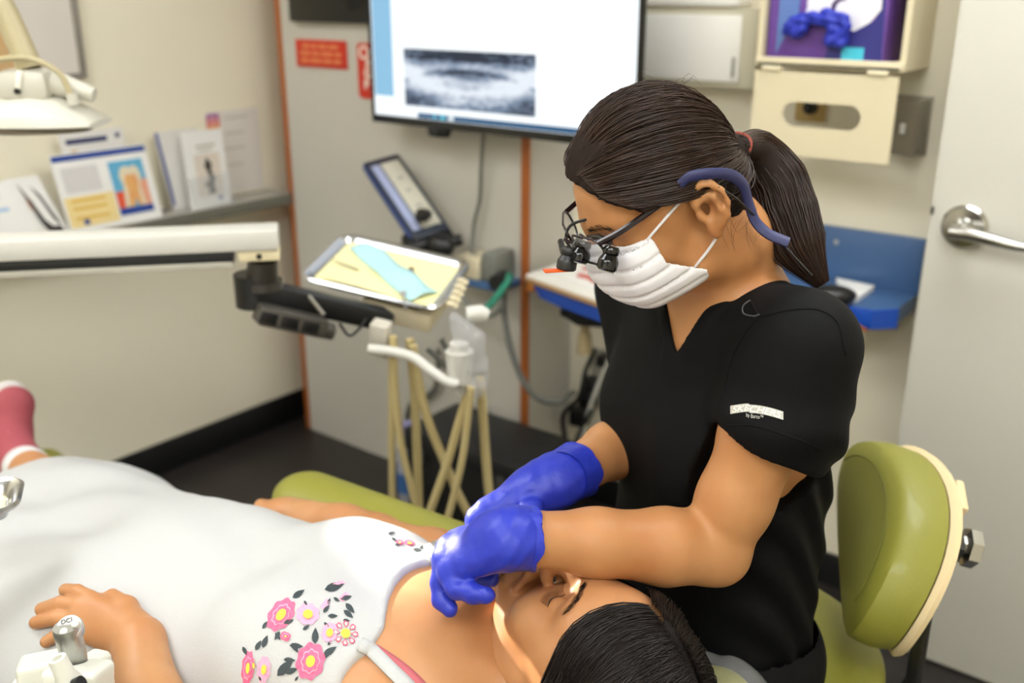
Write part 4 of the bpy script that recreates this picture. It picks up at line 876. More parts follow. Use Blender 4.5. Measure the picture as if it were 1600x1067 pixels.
# sleeve print: badge bent to the sleeve by casting onto the cloth
from mathutils.bvhtree import BVHTree
def bvh_of(o):
    me = o.data; off = Vector(ORG[o.name]); return BVHTree.FromPolygons([v.co+off for v in me.vertices], [tuple(p.vertices) for p in me.polygons])
def stick(bvh, px, py, off=.0006):
    d = Vector(ray(px, py)).normalized(); h, n, i, t = bvh.ray_cast(Vector(CAMP), d)
    if h is None: return None
    return V(h[:]) - V(d[:])*off
bv = bvh_of(topD)
def badge_px(u, v): return 1141+u*83, 634+v*13 + 9*(u-.0)**1.2*(1 if u > .35 else .2) - 5*math.sin(u*math.pi)
rows = []
for i in range(25):
    rows.append([stick(bv, *badge_px(i/24, j/3), .0012) for j in range(4)])
if all(p is not None for r in rows for p in r): part('badge', G().grid(rows), M('badge_silver', (190, 188, 180), .35, .3, var=.05), topD)
def badge_text(txt, u0, u1, v0, v1, m, shear=0):
    g = text_mesh(txt, 1, (0, 0, 0), (1, 0, 0), (0, 1, 0), 0, shear=shear, bold=.02 if shear else 0); P = np.array(g.v); x0, x1, y0, y1 = P[:, 0].min(), P[:, 0].max(), P[:, 1].min(), P[:, 1].max()
    out = []
    for p in P:
        q = stick(bv, *badge_px(u0+(u1-u0)*(p[0]-x0)/(x1-x0), v1+(v0-v1)*(p[1]-y0)/(y1-y0)), .0024)
        if q is None: return
        out.append(q)
    g.v = [tuple(q) for q in out]; part('lettering', g, m, topD, smooth=False)
for pts in ([(1185, 496), (1158, 530), (1138, 580), (1128, 640)], [(1188, 494), (1235, 484), (1280, 484), (1310, 506), (1322, 556)], [(1136, 664), (1180, 666), (1240, 684), (1284, 702)], [(1172, 470), (1186, 494)]):
    sp_ = [stick(bv, p[0], p[1], .0003) for p in np.array(bez([(*q, 0) for q in pts], 24))]
    sp_ = [p for p in sp_ if p is not None]
    if len(sp_) > 4: part('seam', G().tube(sp_, .0009, 6), M('seam_black', (11, 11, 12), .75, var=0, spec=.15), topD)
badge_text('SKECHERS', .03, .97, .12, .9, M('badge_letter', (236, 234, 226), .5, var=0), .3)
badge_text('by Barco\u2122', .3, .62, 1.1, 1.75, M('badge_letter2', (200, 198, 190), .5, var=0))
# --- trousers and shoes (below the frame)
tq = S((-.22, .72, .0), (.52, 1.42, .64), .006)
tq.chain([PV+lD*.07+V(0, 0, -.04)+fD*.03, PV-lD*.07+V(0, 0, -.04)+fD*.03], [.105, .105], .04)
for s_ in (1, -1):
    hip = PV+lD*s_*.085+V(0, 0, -.03); kn = hip+fD*.36+lD*s_*.1+V(0, 0, -.13); an = kn+fD*(-.03)+V(0, 0, -.36)
    tq.chain([hip, kn], [.088, .066], .03); tq.chain([kn, kn*.5+an*.5, an], [.064, .058, .05], .03)
fig('trousers', tq, scrub, pD)
for s_ in (1, -1):
    an = PV+lD*s_*.085+V(0, 0, -.03)+fD*.36+lD*s_*.1+V(0, 0, -.07)+fD*(-.03); an[2] = .045
    q = S(an-V(.2, .2, .06), an+V(.2, .2, .08), .006); q.chain([an-fD*.02, an+fD*.08+V(0, 0, -.005), an+fD*.15+V(0, 0, -.012)], [.042, .04, .032], .02)
    q.half((0, 0, .002), (0, 0, -1)); fig('shoe', q, M('shoe_black', (24, 24, 26), .5), pD)
# --- gloves
def glove_sd(lo, hi, h=.0017): return S(lo, hi, h)
glL = S((-.13, .78, .74), (.05, .98, .93), .0016)
kn = {}                                           # left hand: wrist WL, knuckles, bent fingers
hwr = WL + V(.0, 0, 0); pal = nrm(V(-.075, -.005, -.03))
k_i, k_m, k_r, k_p = PC(716, 846, .935), PC(703, 857, .918), PC(696, 876, .9), PC(703, 895, .882)
wdr = nrm(k_p-k_i)
for kk, rr, oo in ((k_i, .0138, -.019), (k_m, .0145, -.006), (k_r, .0142, .007), (k_p, .013, .019)): glL.cap(WL+wdr*oo, kk, .0185, rr, .012)
mouth = V(.004, .935, .80)
fingers = [([k_r, PC(689, 910, .888), PC(690, 936, .878), PC(703, 952, .87)], [.0125, .0105, .0098, .0086]),
           ([k_p, PC(712, 919, .868), PC(738, 927, .858), PC(760, 930, .85)], [.0115, .0105, .0098, .0086]),
           ([k_m, PC(706, 885, .93), PC(735, 905, .93), PC(768, 905, .925)], [.0125, .0112, .01, .0088]),
           ([k_i, PC(716, 862, .965), PC(745, 890, .965), PC(775, 895, .955)], [.0122, .0108, .0098, .0086])]
for P_, r_ in fingers: glL.chain(P_, r_, .006)
glL.chain([WL+V(-.012, .018, -.012), PC(770, 850, .945), PC(762, 885, .95), PC(778, 897, .945)], [.018, .0145, .012, .0095], .01)   # thumb on the far side
glL.chain([WL+nrm(k_m-WL)*.02, WL, WL-nrm(WL-EL)*.02], [.0295, .0302, .0312], .012)
def gfold(X, Y, Z): return .00035*np.sin(330*X+120*Z+2*np.sin(90*Z))*np.sin(70*Z+50*X+1.0) + .00035*np.sin(210*X-260*Z+3*np.sin(60*X))
glL.disp(gfold)
wL = nrm(WL-EL)
glL.half(WL-wL*.018, -wL)
glove = nitm
oL = fig('glove', glL, glove, pD)
def cuff(wr, ax, r, n=36):
    a = nrm(np.cross(ax, (0, 0, 1))); b = np.cross(ax, a); pts = []
    rows_ = []
    for j, (t, k) in enumerate(((.012, .97), (.002, 1.0), (-.012, 1.02), (-.0185, 1.05), (-.020, 1.05), (-.018, 1.0))):
        rows_.append([wr + ax*(t+.0022*math.sin(5*q+1.7*j)*(j > 1)) + r*k*(1+.03*math.sin(7*q+j)*(j > 0))*(math.cos(q)*a+math.sin(q)*b) for q in np.linspace(0, 2*math.pi, n)])
    return G().grid(rows_)
part('cuff', gfig(cuff(WL-wL*.004, wL, .0316)), glove, oL)
glR = S((-.09, .86, .74), (.12, 1.09, .93), .0017)
wR = nrm(WR-ER)
r_i, r_m, r_r = PC(748, 812, .99), PC(762, 800, 1.0), PC(785, 790, 1.02)
for kk, rr in ((r_i, .015), (r_m, .0155), (r_r, .015)): glR.cap(WR+(kk-WR)*.15, kk, .026, rr, .012)
glR.chain([WR-wR*.012, WR+(r_m-WR)*.4], [.032, .03], .012)
for P_, r_ in [([r_i, PC(742, 845, .985), PC(760, 880, .97), mouth+V(.0, .02, .015)], [.0132, .0112, .01, .0088]), ([r_m, PC(765, 840, 1.0), PC(780, 880, .985), mouth+V(.02, .02, .015)], [.0132, .0112, .01, .0088]), ([r_r, PC(800, 830, 1.0), PC(806, 862, .985), PC(800, 880, .975)], [.0128, .011, .01, .0088]), ([PC(830, 800, .98), PC(815, 840, .96), PC(800, 872, .955)], [.016, .0125, .0095])]: glR.chain(P_, r_, .006)
glR.disp(gfold); glR.half(WR-wR*.02, -wR)
oR = fig('glove', glR, glove, pD)
part('cuff', gfig(cuff(WR-wR*.006, wR, .0325)), glove, oR)
# --- face mask
mk = S(DH.C-.15, DH.C+V(.12, .12, .08), .0018)
mi = S(DH.C-.15, DH.C+V(.12, .12, .08), .0018)
for q_, ex in ((mk, .0), (mi, -.0035)):
    q_.ell(DH(0, .033, -.027), V(.0635+ex, .063+ex, .054+ex), DH.R, .01)
    q_.ell(DH(0, .03, -.022), V(.064+ex, .064+ex, .06+ex), DH.R, .01)
    for s_ in (1, -1): q_.ell(DH(s_*.036, .058, -.022), V(.034+ex, .034+ex, .036+ex), DH.R, .02)
    q_.chain([DH(0, .086, .002), DH(0, .09, -.024), DH(0, .08, -.046), DH(0, .06, -.062)], [.01+ex, .015+ex, .018+ex, .018+ex], .03)
    q_.cap(DH(.055, .0, -.05), DH(.03, .064, -.054), .02+ex, .026+ex, .03); q_.cap(DH(-.055, .0, -.05), DH(-.03, .064, -.054), .022+ex, .03+ex, .03)
l_, f_, u_ = mk.ax[0][:, None, None], mk.ax[1][None, :, None], mk.ax[2][None, None, :]
ll, lf, lu = DH.loc(l_, f_, u_)
pleat = .003*np.maximum(0, 1-np.abs((((lu+.012*lf/.1)*58) % 1)-.5)*5)*np.clip((lf-.012)*80, 0, 1)
mk.f = mk.f + pleat.astype(np.float32)
mi.f = mi.f + pleat.astype(np.float32); mk.shell(mi, 0)
mk.f = np.maximum(mk.f, (lu - (.003 + .004*np.clip((lf-.05)/.05, 0, 1.3))).astype(np.float32))   # top edge
mk.f = np.maximum(mk.f, (.014 + .034*np.clip((lu+.056)/.03, 0, 1) - lf).astype(np.float32))                    # rear edge
maskm = M('mask_white', (232, 230, 234), .8, var=.02, bump=.1, bscale=900)
oM = fig('face_mask', mk, maskm, pD)
part('ear_loop', gfig(G().tube(bez([DH(.060, .052, .002), DH(.071, .027, .017), DH(.078, .0, .03), DH(.078, -.018, .036)], 20), .0016, 8)), maskm, oM)
part('ear_loop', gfig(G().tube(bez([DH(.061, .022, -.052), DH(.071, .004, -.038), DH(.08, -.014, -.022)], 16), .0016, 8)), maskm, oM)
# --- hair
hairD = hair_mat('hair_brown', (26, 18, 15), (42, 29, 23))
hs_ = S(DH.C-V(.16, .14, .14), DH.C+V(.18, .16, .17), .0024)
hs_.ell(DH(0, .003, .038), V(.08, .082, .085), DH.R, .02)
hs_.ell(DH(0, .03, .045), V(.074, .064, .062), DH.R, .02)
hs_.ell(DH(0, -.036, .0), V(.062, .046, .056), DH.R, .02)
X, Y, Z = hs_.ax[0][:, None, None], hs_.ax[1][None, :, None], hs_.ax[2][None, None, :]
hl, hf_, hu = DH.loc(X, Y, Z)
gl = np.interp(hf_, [-.1, -.07, -.035, -.018, .0, .02, .045, .07, .09], [-.05, -.05, -.03, .018, .034, .032, .034, .055, .085])
cutf = (gl - hu)*.75
hs_.f = np.maximum(hs_.f, cutf.astype(np.float32))
tie = DH(.008, -.087, .012)
hs_.cap(DH(0, -.06, .018), tie, .03, .011, .02)
def hflow(X, Y, Z):
    d = np.sqrt((X-tie[0])**2+(Y-tie[1])**2+(Z-tie[2])**2); l, f_, u = DH.loc(X, Y, Z)
    a = np.arctan2(u-.05, l+.0001*1); return .0011*np.sin(a*34+6*np.sin(a*5)+d*22)+.0007*np.sin(a*71+d*40)
hs_.disp(hflow)
oH = fig('hair', hs_, hairD, pD, it=1)
oS = None
lines = []
Rm = DH.R
def on_head(p, pad):                                 # push a local point to the hair surface
    c0 = V(0, -.01, .035); d = nrm(p-c0); best = 0
    for c, r in (((0, .003, .038), (.08, .082, .085)), ((0, .03, .045), (.074, .064, .062)), ((0, -.036, .0), (.062, .046, .056))):
        o = (c0-V(c))/V(r); q = d/V(r); A2 = q@q; B2 = 2*o@q; C2 = o@o-1; D2 = B2*B2-4*A2*C2
        if D2 > 0: best = max(best, (-B2+math.sqrt(D2))/(2*A2))
    return c0 + d*(best+pad+.0022)
tl = V(.006, -.086, .012)
for i in range(2600):
    s_ = 1 if rng.random() < .72 else -1
    if rng.random() < .7:
        f0 = rng.uniform(-.03, .095) if i % 3 else rng.uniform(.05, .094); g0 = float(np.interp(f0, [-.1, -.07, -.035, -.018, .0, .02, .045, .07, .09], [-.05, -.05, -.03, .018, .034, .032, .034, .055, .085])); st = V(s_*.075*math.sqrt(max(.02, 1-(f0/.1)**2)), f0, g0+.008)
    else:
        th_ = rng.uniform(0, math.pi); st = V(.07*math.cos(th_)*s_, rng.uniform(-.02, .08), .06+.07*math.sin(th_)); 
    pth = []
    for t in np.linspace(0, 1, 13):
        p = st*(1-t)+tl*t + V(0, 0, .02*math.sin(math.pi*t)*rng.uniform(.2, 1.2) if False else 0)
        p = on_head(p, 0) if t < .92 else p
        pth.append(p)
    pth = np.array(pth); jit = rng.normal(0, .0012, 3); pad = rng.uniform(.0, .0022)
    pth = pth + jit*np.sin(np.linspace(0, math.pi, 13))[:, None]*1.5 + pad*np.array([nrm(p-V(0, -.01, .03)) for p in pth])
    lines.append((DH.C + pth @ Rm.T, rng.uniform(.00035, .0007)))
pt = [DH(.006, -.084, .013), PC(1180, 238, 1.09), PC(1208, 280, 1.085), PC(1226, 330, 1.065), PC(1248, 385, 1.045), PC(1285, 445, 1.03)]
prs = [.01, .022, .028, .027, .022, .006]
ptc = np.array(bez(pt, 40)); 
tt = np.linspace(0, 1, len(ptc)); prad = np.interp(tt, np.linspace(0, 1, 6), prs)
T = np.gradient(ptc, axis=0); T /= np.linalg.norm(T, axis=1)[:, None]; A_ = np.cross(T, V(0, 1, 0)); A_ /= np.linalg.norm(A_, axis=1)[:, None]; B_ = np.cross(T, A_)
for i in range(1100):
    q = rng.uniform(0, 2*math.pi); rr = math.sqrt(rng.uniform(.75, 1.3)); tw = rng.uniform(-.5, .5); e_ = rng.integers(30, len(ptc)+1) if rng.random() < .5 else len(ptc)
    ph = q+tw*tt[:e_]; fr = (1+.18*rng.normal()*tt[:e_])
    lines.append((ptc[:e_] + (prad[:e_]*rr*fr)[:, None]*(np.cos(ph)[:, None]*A_[:e_]+.8*np.sin(ph)[:, None]*B_[:e_]), rng.uniform(.0004, .0008)))
# fly-away hairs
for i in range(18):
    th_ = rng.uniform(.2, 2.9); st = on_head(V(.05*math.cos(th_), rng.uniform(-.08, .08), .05+.08*math.sin(th_)), 0); dirn = nrm(V(rng.normal()*.3, -1, rng.normal()*.4)); up2 = nrm(st-V(0, -.01, .03))
    Lh = rng.uniform(.01, .028); pth = np.array([st+dirn*Lh*t+up2*(.012*math.sin(t*math.pi)*rng.uniform(.5, 1)) for t in np.linspace(0, 1, 8)]); lines.append((DH.C+pth @ Rm.T, .00015))
for i in range(16):                                   # wisps at the nape and by the ear
    st = DH(.068+rng.uniform(-.01, .004), -.045+rng.uniform(-.02, .02), -.015+rng.uniform(-.02, .02)); dv = V(rng.uniform(-.012, .014), -.006, -rng.uniform(.02, .05)); cv = V(rng.uniform(-.014, .01), 0, 0)
    lines.append((np.array([st+dv*t+cv*math.sin(t*3) for t in np.linspace(0, 1, 10)]), .00017))
strands('hair_strands', lines, 1, M('hair_strand_brown', (32, 20, 15), .4, rgb2=(70, 44, 30), vscale=60, spec=.5), oH)
ps_ = S(np.min(ptc, 0)-.05, np.max(ptc, 0)+.05, .0028); ps_.chain(list(ptc[::3]), list((prad*.86)[::3]), .01)
fig('ponytail', ps_, hairD, oH)
part('hair_tie', gfig(G().tube([pt[0]+.0135*(math.cos(q)*A_[1]+math.sin(q)*B_[1])+T[1]*.004*math.sin(3*q) for q in np.linspace(0, 6.283, 24)], .0032, 8, cap=False)), M('tie_orange', (132, 52, 36), .7), oH)
bvbD = bvh_of(bodyD)
def face_pt(H, bv_, l, u, off=.0006):      # point on the face in front of (l, u)
    o_ = Vector(tow(H(l, .2, u))); d_ = Vector(tow(-H.F)); h = bv_.ray_cast(o_, d_)[0]
    return (V(h[:]) @ TOW.T if h is not None else H(l, .085, u)) + H.F*off
bw = []
for i in range(60):
    t = rng.random(); b0 = face_pt(DH, bvbD, .012+.036*t, .0235+.006*math.sin(t*2.6)+rng.normal()*.0016); bw.append((np.array([b0, b0+DH.R@V(.006, -.001, .0015+.001*rng.normal())*1.0, b0+DH.R@V(.011, -.003, .001)]), .00028))
strands('eyebrow', bw, 1, hairD, pD)

# --- loupes worn on her head
lo = thing('loupes', 'black magnifying loupes with headlight and navy strap worn by the dentist', 'loupes', tow(DH(.0, .13, .0)))
frm = M('loupe_frame', (30, 16, 22), .25, var=.05); lens = M('lens_glass', (225, 228, 232), .05, alpha=.16, var=0)
def lensloop(cl_, w_, h_): return [(cl_+p[0], p[1]) for p in rrect(w_, h_, .011, 5)]
for s_ in (1, -1):
    def LPt(x, z): return DH(x, .113-.012*(abs(x)/.06)**2*1.4, .014+z)
    lp_ = [LPt(s_*.035+p[0], p[1]) for p in rrect(.05, .034, .012, 5)]
    part('rim', gfig(G().tube(lp_+[lp_[0]], .0013, 6, cap=False)), frm, lo)
    g = G(); n = len(lp_); g.raw(lp_+[x+DH.F*.0012 for x in lp_], [tuple(range(n)), tuple(range(2*n-1, n-1, -1))]); part('lens', gfig(g), lens, lo)
    part('temple', gfig(G().tube(bez([DH(s_*.06, .098, .026), DH(s_*.068, .07, .028), DH(s_*.074, .02, .034), DH(s_*.078, -.012, .036)], 16), .002, 6, flat=1.6)), frm, lo)
part('nose_bridge', gfig(G().tube(bez([DH(.011, .114, .02), DH(0, .119, .023), DH(-.011, .114, .02)], 10), .0018, 6)), frm, lo)
part('hinge_bar', gfig(G().tube([DH(.03, .121, .012), DH(0, .127, .012), DH(-.03, .121, .012)], .0035, 8)), blk, lo)
def scope(c, ax, L_, r0, r1): 
    ax = nrm(ax); return G().lathe(c, ax, [(r0*.8, 0), (r0, .003), (r0, L_*.3), (r0*.88, L_*.36), (r1*.92, L_*.55), (r1, L_*.62), (r1, L_*.94), (r1*.86, L_), (.001, L_)], 24)
dn = nrm(DH.F*.75 - DH.U*.75)
t1_ = PC(957, 385, .962); t2_ = PC(913, 376, 1.0); h1_ = PC(890, 386, 1.0)
tdir = nrm(V(-.25, -.15, -1))
for c, r0, r1, L_ in ((t1_, .0085, .0105, .024), (t2_, .0085, .0105, .022)):
    o_ = part('telescope', gfig(scope(c, tdir, L_, r0, r1)), blkg, lo)
    part('telescope_lens', gfig(G().lathe(c+tdir*(L_+.0002), tdir, [(r1*.8, 0), (r1*.78, .0012), (.001, .0016)], 20)), M('lens_grey', (150, 150, 146), .08, .4), o_)
part('scope_bridge', gfig(G().tube([t1_+V(-.002, 0, .004), (t1_+t2_)/2+V(0, -.004, .008), t2_+V(.004, 0, .003)], .003, 8)), blk, lo)
ho = part('headlight', gfig(scope(h1_, nrm(V(-.15, -.1, -1)), .024, .0085, .0105)), blk, lo)
part('filter', gfig(G().box(h1_+V(-.012, -.004, -.0235), (.03, .012, .0022), rotz(.2), bev=.001)), M('filter_orange', (236, 92, 24), .3, var=0), ho)
part('headlight_mount', gfig(G().tube([h1_+V(.004, 0, .0), t2_+V(-.002, .002, .006)], .0035, 8)), blk, lo)
part('light_cord', gfig(G().tube(bez([h1_+V(0, 0, .0), PC(884, 372, 1.035), PC(892, 352, 1.02), PC(925, 340, 1.0), PC(985, 322, .965), PC(1035, 304, .955), PC(1062, 294, .95)], 40), .0016, 6)), blk, lo)
part('light_cord', gfig(G().tube(bez([PC(1122, 292, .95), PC(1150, 310, .955), PC(1180, 338, .985), PC(1215, 372, .985), PC(1240, 400, .98), PC(1268, 430, .98)], 30), .0012, 6)), blk, lo)
stp = bez([PC(1062, 288, .95), PC(1078, 276, .948), PC(1110, 271, .948), PC(1140, 273, .96), PC(1160, 288, .975), PC(1170, 318, .985), PC(1180, 345, .985), PC(1200, 365, .98), PC(1232, 379, .975)], 48)
part('strap', gfig(G().tube(stp, [.0048]*6+[.0055]*12+[.006]*(len(stp)-18), 10, flat=.55, up=(0, -1, 0))), M('strap_navy', (42, 46, 92), .5, var=.08), lo)

# --- dentist's stool
sg_ = M('green_vinyl', (136, 134, 50), .5, var=.05, vscale=6, bump=.12, bscale=260, coat=.1)
crm = M('cream_shell', (226, 204, 160), .45, var=.04)
stc = V(.31, 1.19, 0)
st = thing('stool', 'green dental stool with a curved backrest beside the door', 'stool', tow(stc))
q = S(stc+V(-.24, -.24, .40), stc+V(.24, .24, .58), .005); q.ell(stc+V(0, 0, .515), (.21, .21, .055), I3, .01)
q.half((0, 0, .44), (0, 0, -1)); fig('seat', q, sg_, st)
part('seat_pan', gfig(G().lathe(stc+V(0, 0, .42), (0, 0, 1), [(.05, 0), (.17, .004), (.185, .02), (.001, .021)], 30)), blk, st)
part('gas_lift', gfig(G().cyl(stc+V(0, 0, .08), stc+V(0, 0, .3), .03).cyl(stc+V(0, 0, .29), stc+V(0, 0, .421), .018)), chrome, st)
for k in range(5):
    a = k*2*math.pi/5+.5; d = V(math.cos(a), math.sin(a), 0)
    part('leg', gfig(G().tube([stc+V(0, 0, .105), stc+d*.15+V(0, 0, .095), stc+d*.27+V(0, 0, .07)], [.025, .02, .016], 10)), M('polished_aluminium', (196, 198, 200), .2, .9), st)
    c_ = stc+d*.27+V(0, 0, .027); w1 = nrm(np.cross(d, (0, 0, 1))); part('caster', gfig(G().cyl(c_-w1*.02, c_+w1*.02, .026)), blk, st)
# backrest: curved pad facing her back
bC = V(.53, 1.15, .70); bn = nrm(V(-.96, .12, .22)); bw_ = nrm(np.cross((0, 0, 1), bn)); bu = np.cross(bn, bw_)
_r = -.38; bw_, bu = bw_*math.cos(_r)+bu*math.sin(_r), bu*math.cos(_r)-bw_*math.sin(_r)
def BP(w_, h_, o_):                                   # w across, h up, o toward her
    return bC + bw_*w_ + bu*h_ + bn*(o_ + 1.35*w_*w_)
def pad_outline(t):
    c_, s__ = math.cos(t), math.sin(t); return .15*np.sign(c_)*abs(c_)**1.0, .104*np.sign(s__)*abs(s__)**1.05
def pad(o0, o1, k0, k1, bulge):
    rows_ = []; N = 44
    for (fr, oo) in [(0, o1+bulge)]+[(f, o1+bulge*math.sqrt(max(0, 1-f*f))) for f in (.2, .4, .6, .78, .9, .97)]+[(1.0, o1-.004), (1.02, (o0+o1)/2), (1.0, o0), (.8, o0), (0, o0)]:
        rows_.append([BP(*(fr*V(pad_outline(t))*(k1 if oo > o0 else k0)), oo - .02*bulge/.03*math.cos(3.1*fr*math.sin(t))*.0) for t in np.linspace(0, 2*math.pi, N)])
    return G().grid(rows_)
part('backrest', gfig(pad(.0, .045, 1, 1, .035)), sg_, st)
part('backrest_shell', gfig(pad(-.016, -.002, 1.03, 1.03, -.001)), crm, st)
seam = [BP(*(.8*V(pad_outline(t))), .0705) for t in np.linspace(.15, 3.0, 30)]
part('seam', gfig(G().tube(seam, .0011, 6)), M('seam_dark', (98, 98, 28), .6), st)
b1 = BP(.02, -.02, -.02); b2 = stc+V(.19, -.02, .40)
part('back_bar', gfig(G().tube([BP(0, .05, -.03), b1+V(.012, 0, -.02), V(.56, 1.15, .48), V(.53, 1.155, .42), b2+V(-.06, 0, .01)], .02, 12, flat=.35, up=(1, 0, 0))), M('bar_grey', (74, 74, 74), .35, .6), st)
kb = BP(.0, .03, -.05)
part('knob', gfig(G().lathe(kb, -bn, [(.014, -.02), (.014, .004), (.026, .006), (.026, .02), (.014, .026), (.001, .027)], 7)), chrome, st)
part('clamp_block', gfig(G().box(BP(0, .03, -.03), (.03, .06, .05), np.stack([bn, bw_, bu], 1), bev=.005)), M('bar_grey', (74, 74, 74), .35, .6), st)
part('shell_tab', gfig(G().box(BP(-.03, .075, -.03), (.012, .05, .035), np.stack([bn, bw_, bu], 1), bev=.004)), crm, st)

# ================================================================ PATIENT
skinP = skin_mat('skin_patient', (192, 140, 96), (174, 118, 74), 0)
PH = HeadF((.073, .872, .722), (-.672, -.656, .344), (-.053, .322, .945), None, 1.05)
aP = nrm(V(-.93, .36, -.03)); tP = nrm(V(-.36, -.93, 0)); uP = np.cross(tP, aP); uP = uP if uP[2] > 0 else -uP   # toward feet, her left, up
NP = V(-.075, .93, .695); CHp = V(-.2, .985, .675); WA = V(-.34, 1.05, .645); PE = V(-.47, 1.12, .615)
KR, KL = V(-.68, 1.43, .565), V(-.74, 1.26, .565); AR, AL = V(-.845, 1.57, .60), V(-.98, 1.46, .57)
sR, sL = NP - tP*.15 + V(0, 0, -.005), NP + tP*.15 + V(0, 0, -.005)
eR, wRp = PC(585, 850, 1.24), PC(450, 806, 1.33)
eL, wLp = V(-.34, .765, .66), V(-.36, .80, .66)
pP = thing('person', 'patient in a white dress with pink embroidered flowers lying back in the green chair', 'person', tow(V(-.4, 1.1, .5)))
# --- dress
dressm = M('white_cotton', (186, 186, 185), .8, var=.02, vscale=20, bump=.2, bscale=500)
dr = S((-1.08, .70, .44), (.0, 1.72, .84), .0042)
CT = lambda p, l=0, u=0: V(p)+tP*l+uP*u
dr.chain([NP+aP*.05, CHp, WA, PE], [.14, .146, .145, .175], .05, flat=(uP, .62))
for s_ in (1, -1): dr.ell(CHp+tP*s_*.07+V(-.02, .0, .054), (.068, .068, .05), I3, .06)
dr.ell(WA*.55+PE*.45+V(0, 0, .045), (.15, .13, .085), I3, .08)
SK = [PE, V(-.57, 1.2, .575), V(-.68, 1.32, .55), V(-.78, 1.43, .545), V(-.85, 1.5, .55)]
dr.chain(SK, [.19, .215, .21, .19, .17], .05, flat=(V(0, 0, 1), .42))
dr.chain([PE-tP*.08+V(0, 0, .02), KR+V(0, 0, .0), AR*.8+KR*.2+V(0, 0, -.01)], [.095, .078, .06], .05)
dr.chain([PE+tP*.1+V(0, 0, .02), KL+V(0, 0, .0), AL*.75+KL*.25], [.095, .078, .065], .05)
dr.cap(PE+tP*.12, V(-.66, 1.1, .57), .1, .1, .05)
# neckline and arm openings
def px_cut(poly_px, zz, zlo=.62):          # remove cloth above zlo inside a plan outline (points taken on a level)
    P = np.array([ZC(x, y, zz)[:2] for x, y in poly_px])
    def fn(X, Y, Z):
        x = X+0*Y; y = Y+0*X; d = np.full(np.broadcast(x, y).shape, 1e9); inside = np.zeros(d.shape, bool)
        for i in range(len(P)):
            a, b = P[i], P[(i+1) % len(P)]; e_ = b-a; t = np.clip(((x-a[0])*e_[0]+(y-a[1])*e_[1])/(e_@e_), 0, 1)
            d = np.minimum(d, np.hypot(x-a[0]-t*e_[0], y-a[1]-t*e_[1]))
            c = ((a[1] > y) != (b[1] > y)) & (x < (b[0]-a[0])*(y-a[1])/(b[1]-a[1]+1e-12)+a[0]); inside ^= c
        s2 = np.where(inside, -d, d); return np.maximum(s2, (zlo - Z))
    lo_, hi_ = P.min(0), P.max(0); dr.put(V(*lo_, zlo), V(*hi_, .84), fn, .0, 'sub')
px_cut([(742, 862), (690, 882), (650, 898), (632, 912), (618, 932), (608, 960), (600, 985), (575, 1008), (558, 1013), (540, 1022), (505, 1056), (480, 1090), (470, 1150), (900, 1200), (900, 860)], .765, .5)
def dfold(X, Y, Z):
    a = (X-PE[0])*aP[0]+(Y-PE[1])*aP[1]; l = (X-PE[0])*tP[0]+(Y-PE[1])*tP[1]; on = np.clip((a+.02)*5, 0, 1); 
    w_ = on*.0045*np.sin(46*l+7*a+2.5*np.sin(11*a+4*l)) + on*.003*np.sin(90*l-14*a)*np.clip((l-.05)*8, 0, 1)
    w_ = w_ + .0022*np.sin(34*a+18*l+3*np.sin(14*l))*np.exp(-((a+.12)/.13)**2) + .0012*np.sin(70*a-40*l)*np.clip(-a*4, 0, 1)
    return w_
dr.disp(dfold); dr.half(AR*.72+KR*.28-V(.0, .0, 0), nrm(V(-.5, .62, 0)))
oD = fig('dress', dr, dressm, pP)
oD['label'] = 'white dress with pink flower embroidery'
bvd = bvh_of(oD)
def DZ(px, py, off=.006):                   # point resting on the dress, in plan coordinates
    h = stick(bvd, px, py, 0); h = onZ(px, py, .68) if h is None else h
    return V(h) @ TOW.T + V(0, 0, off)
sp = S((-1.15, .68, .5), (.19, 1.72, .90), .0034)
sh_ = S(PH.C-.14, PH.C+.15, .0022)
for q in (sh_,):
    sculpt_head(q, PH, lips=True)
    q.chain([PH(0, -.02, -.03), PH(0, -.03, -.075), NP+V(.01, 0, .0)], [.046, .047, .055], .03)
for q in (sp,):
    q.chain([PH(0, -.02, -.03), PH(0, -.03, -.075), NP+V(.01, 0, .0)], [.046, .047, .055], .03)
    for s_ in (1, -1): q.cap(PH(s_*.045, -.02, -.03), NP+tP*s_*.012+V(-.02, 0, .045), .012, .009, .015)
    q.chain([sR, NP, sL], [.052, .055, .052], .04)
    q.chain([NP+aP*.06, CHp, WA, PE], [.13, .135, .13, .155], .05, flat=(uP, .6))
    for s_ in (1, -1):
        q.ell(CHp+tP*s_*.07+V(-.02, .0, .052), (.062, .062, .045), I3, .05)
        q.cap(NP+tP*s_*.02+uP*.047, sR*(s_ < 0)+sL*(s_ > 0)+uP*.03+aP*.01, .009, .008, .02)
    for s__, e__, w__ in ((sR, eR, wRp), (sL, eL, wLp)):
        q.chain([s__, s__*.5+e__*.5, e__, e__*.65+w__*.35, w__], [.05, .046, .04, .04, .029 if w__ is wRp else .036], .02)
    for h_, k_, a_ in ((PE-tP*.08, KR, AR), (PE+tP*.08, KL, AL)):
        q.chain([h_, k_, k_*.6+a_*.4, a_], [.085, .06, .056, .037], .03)
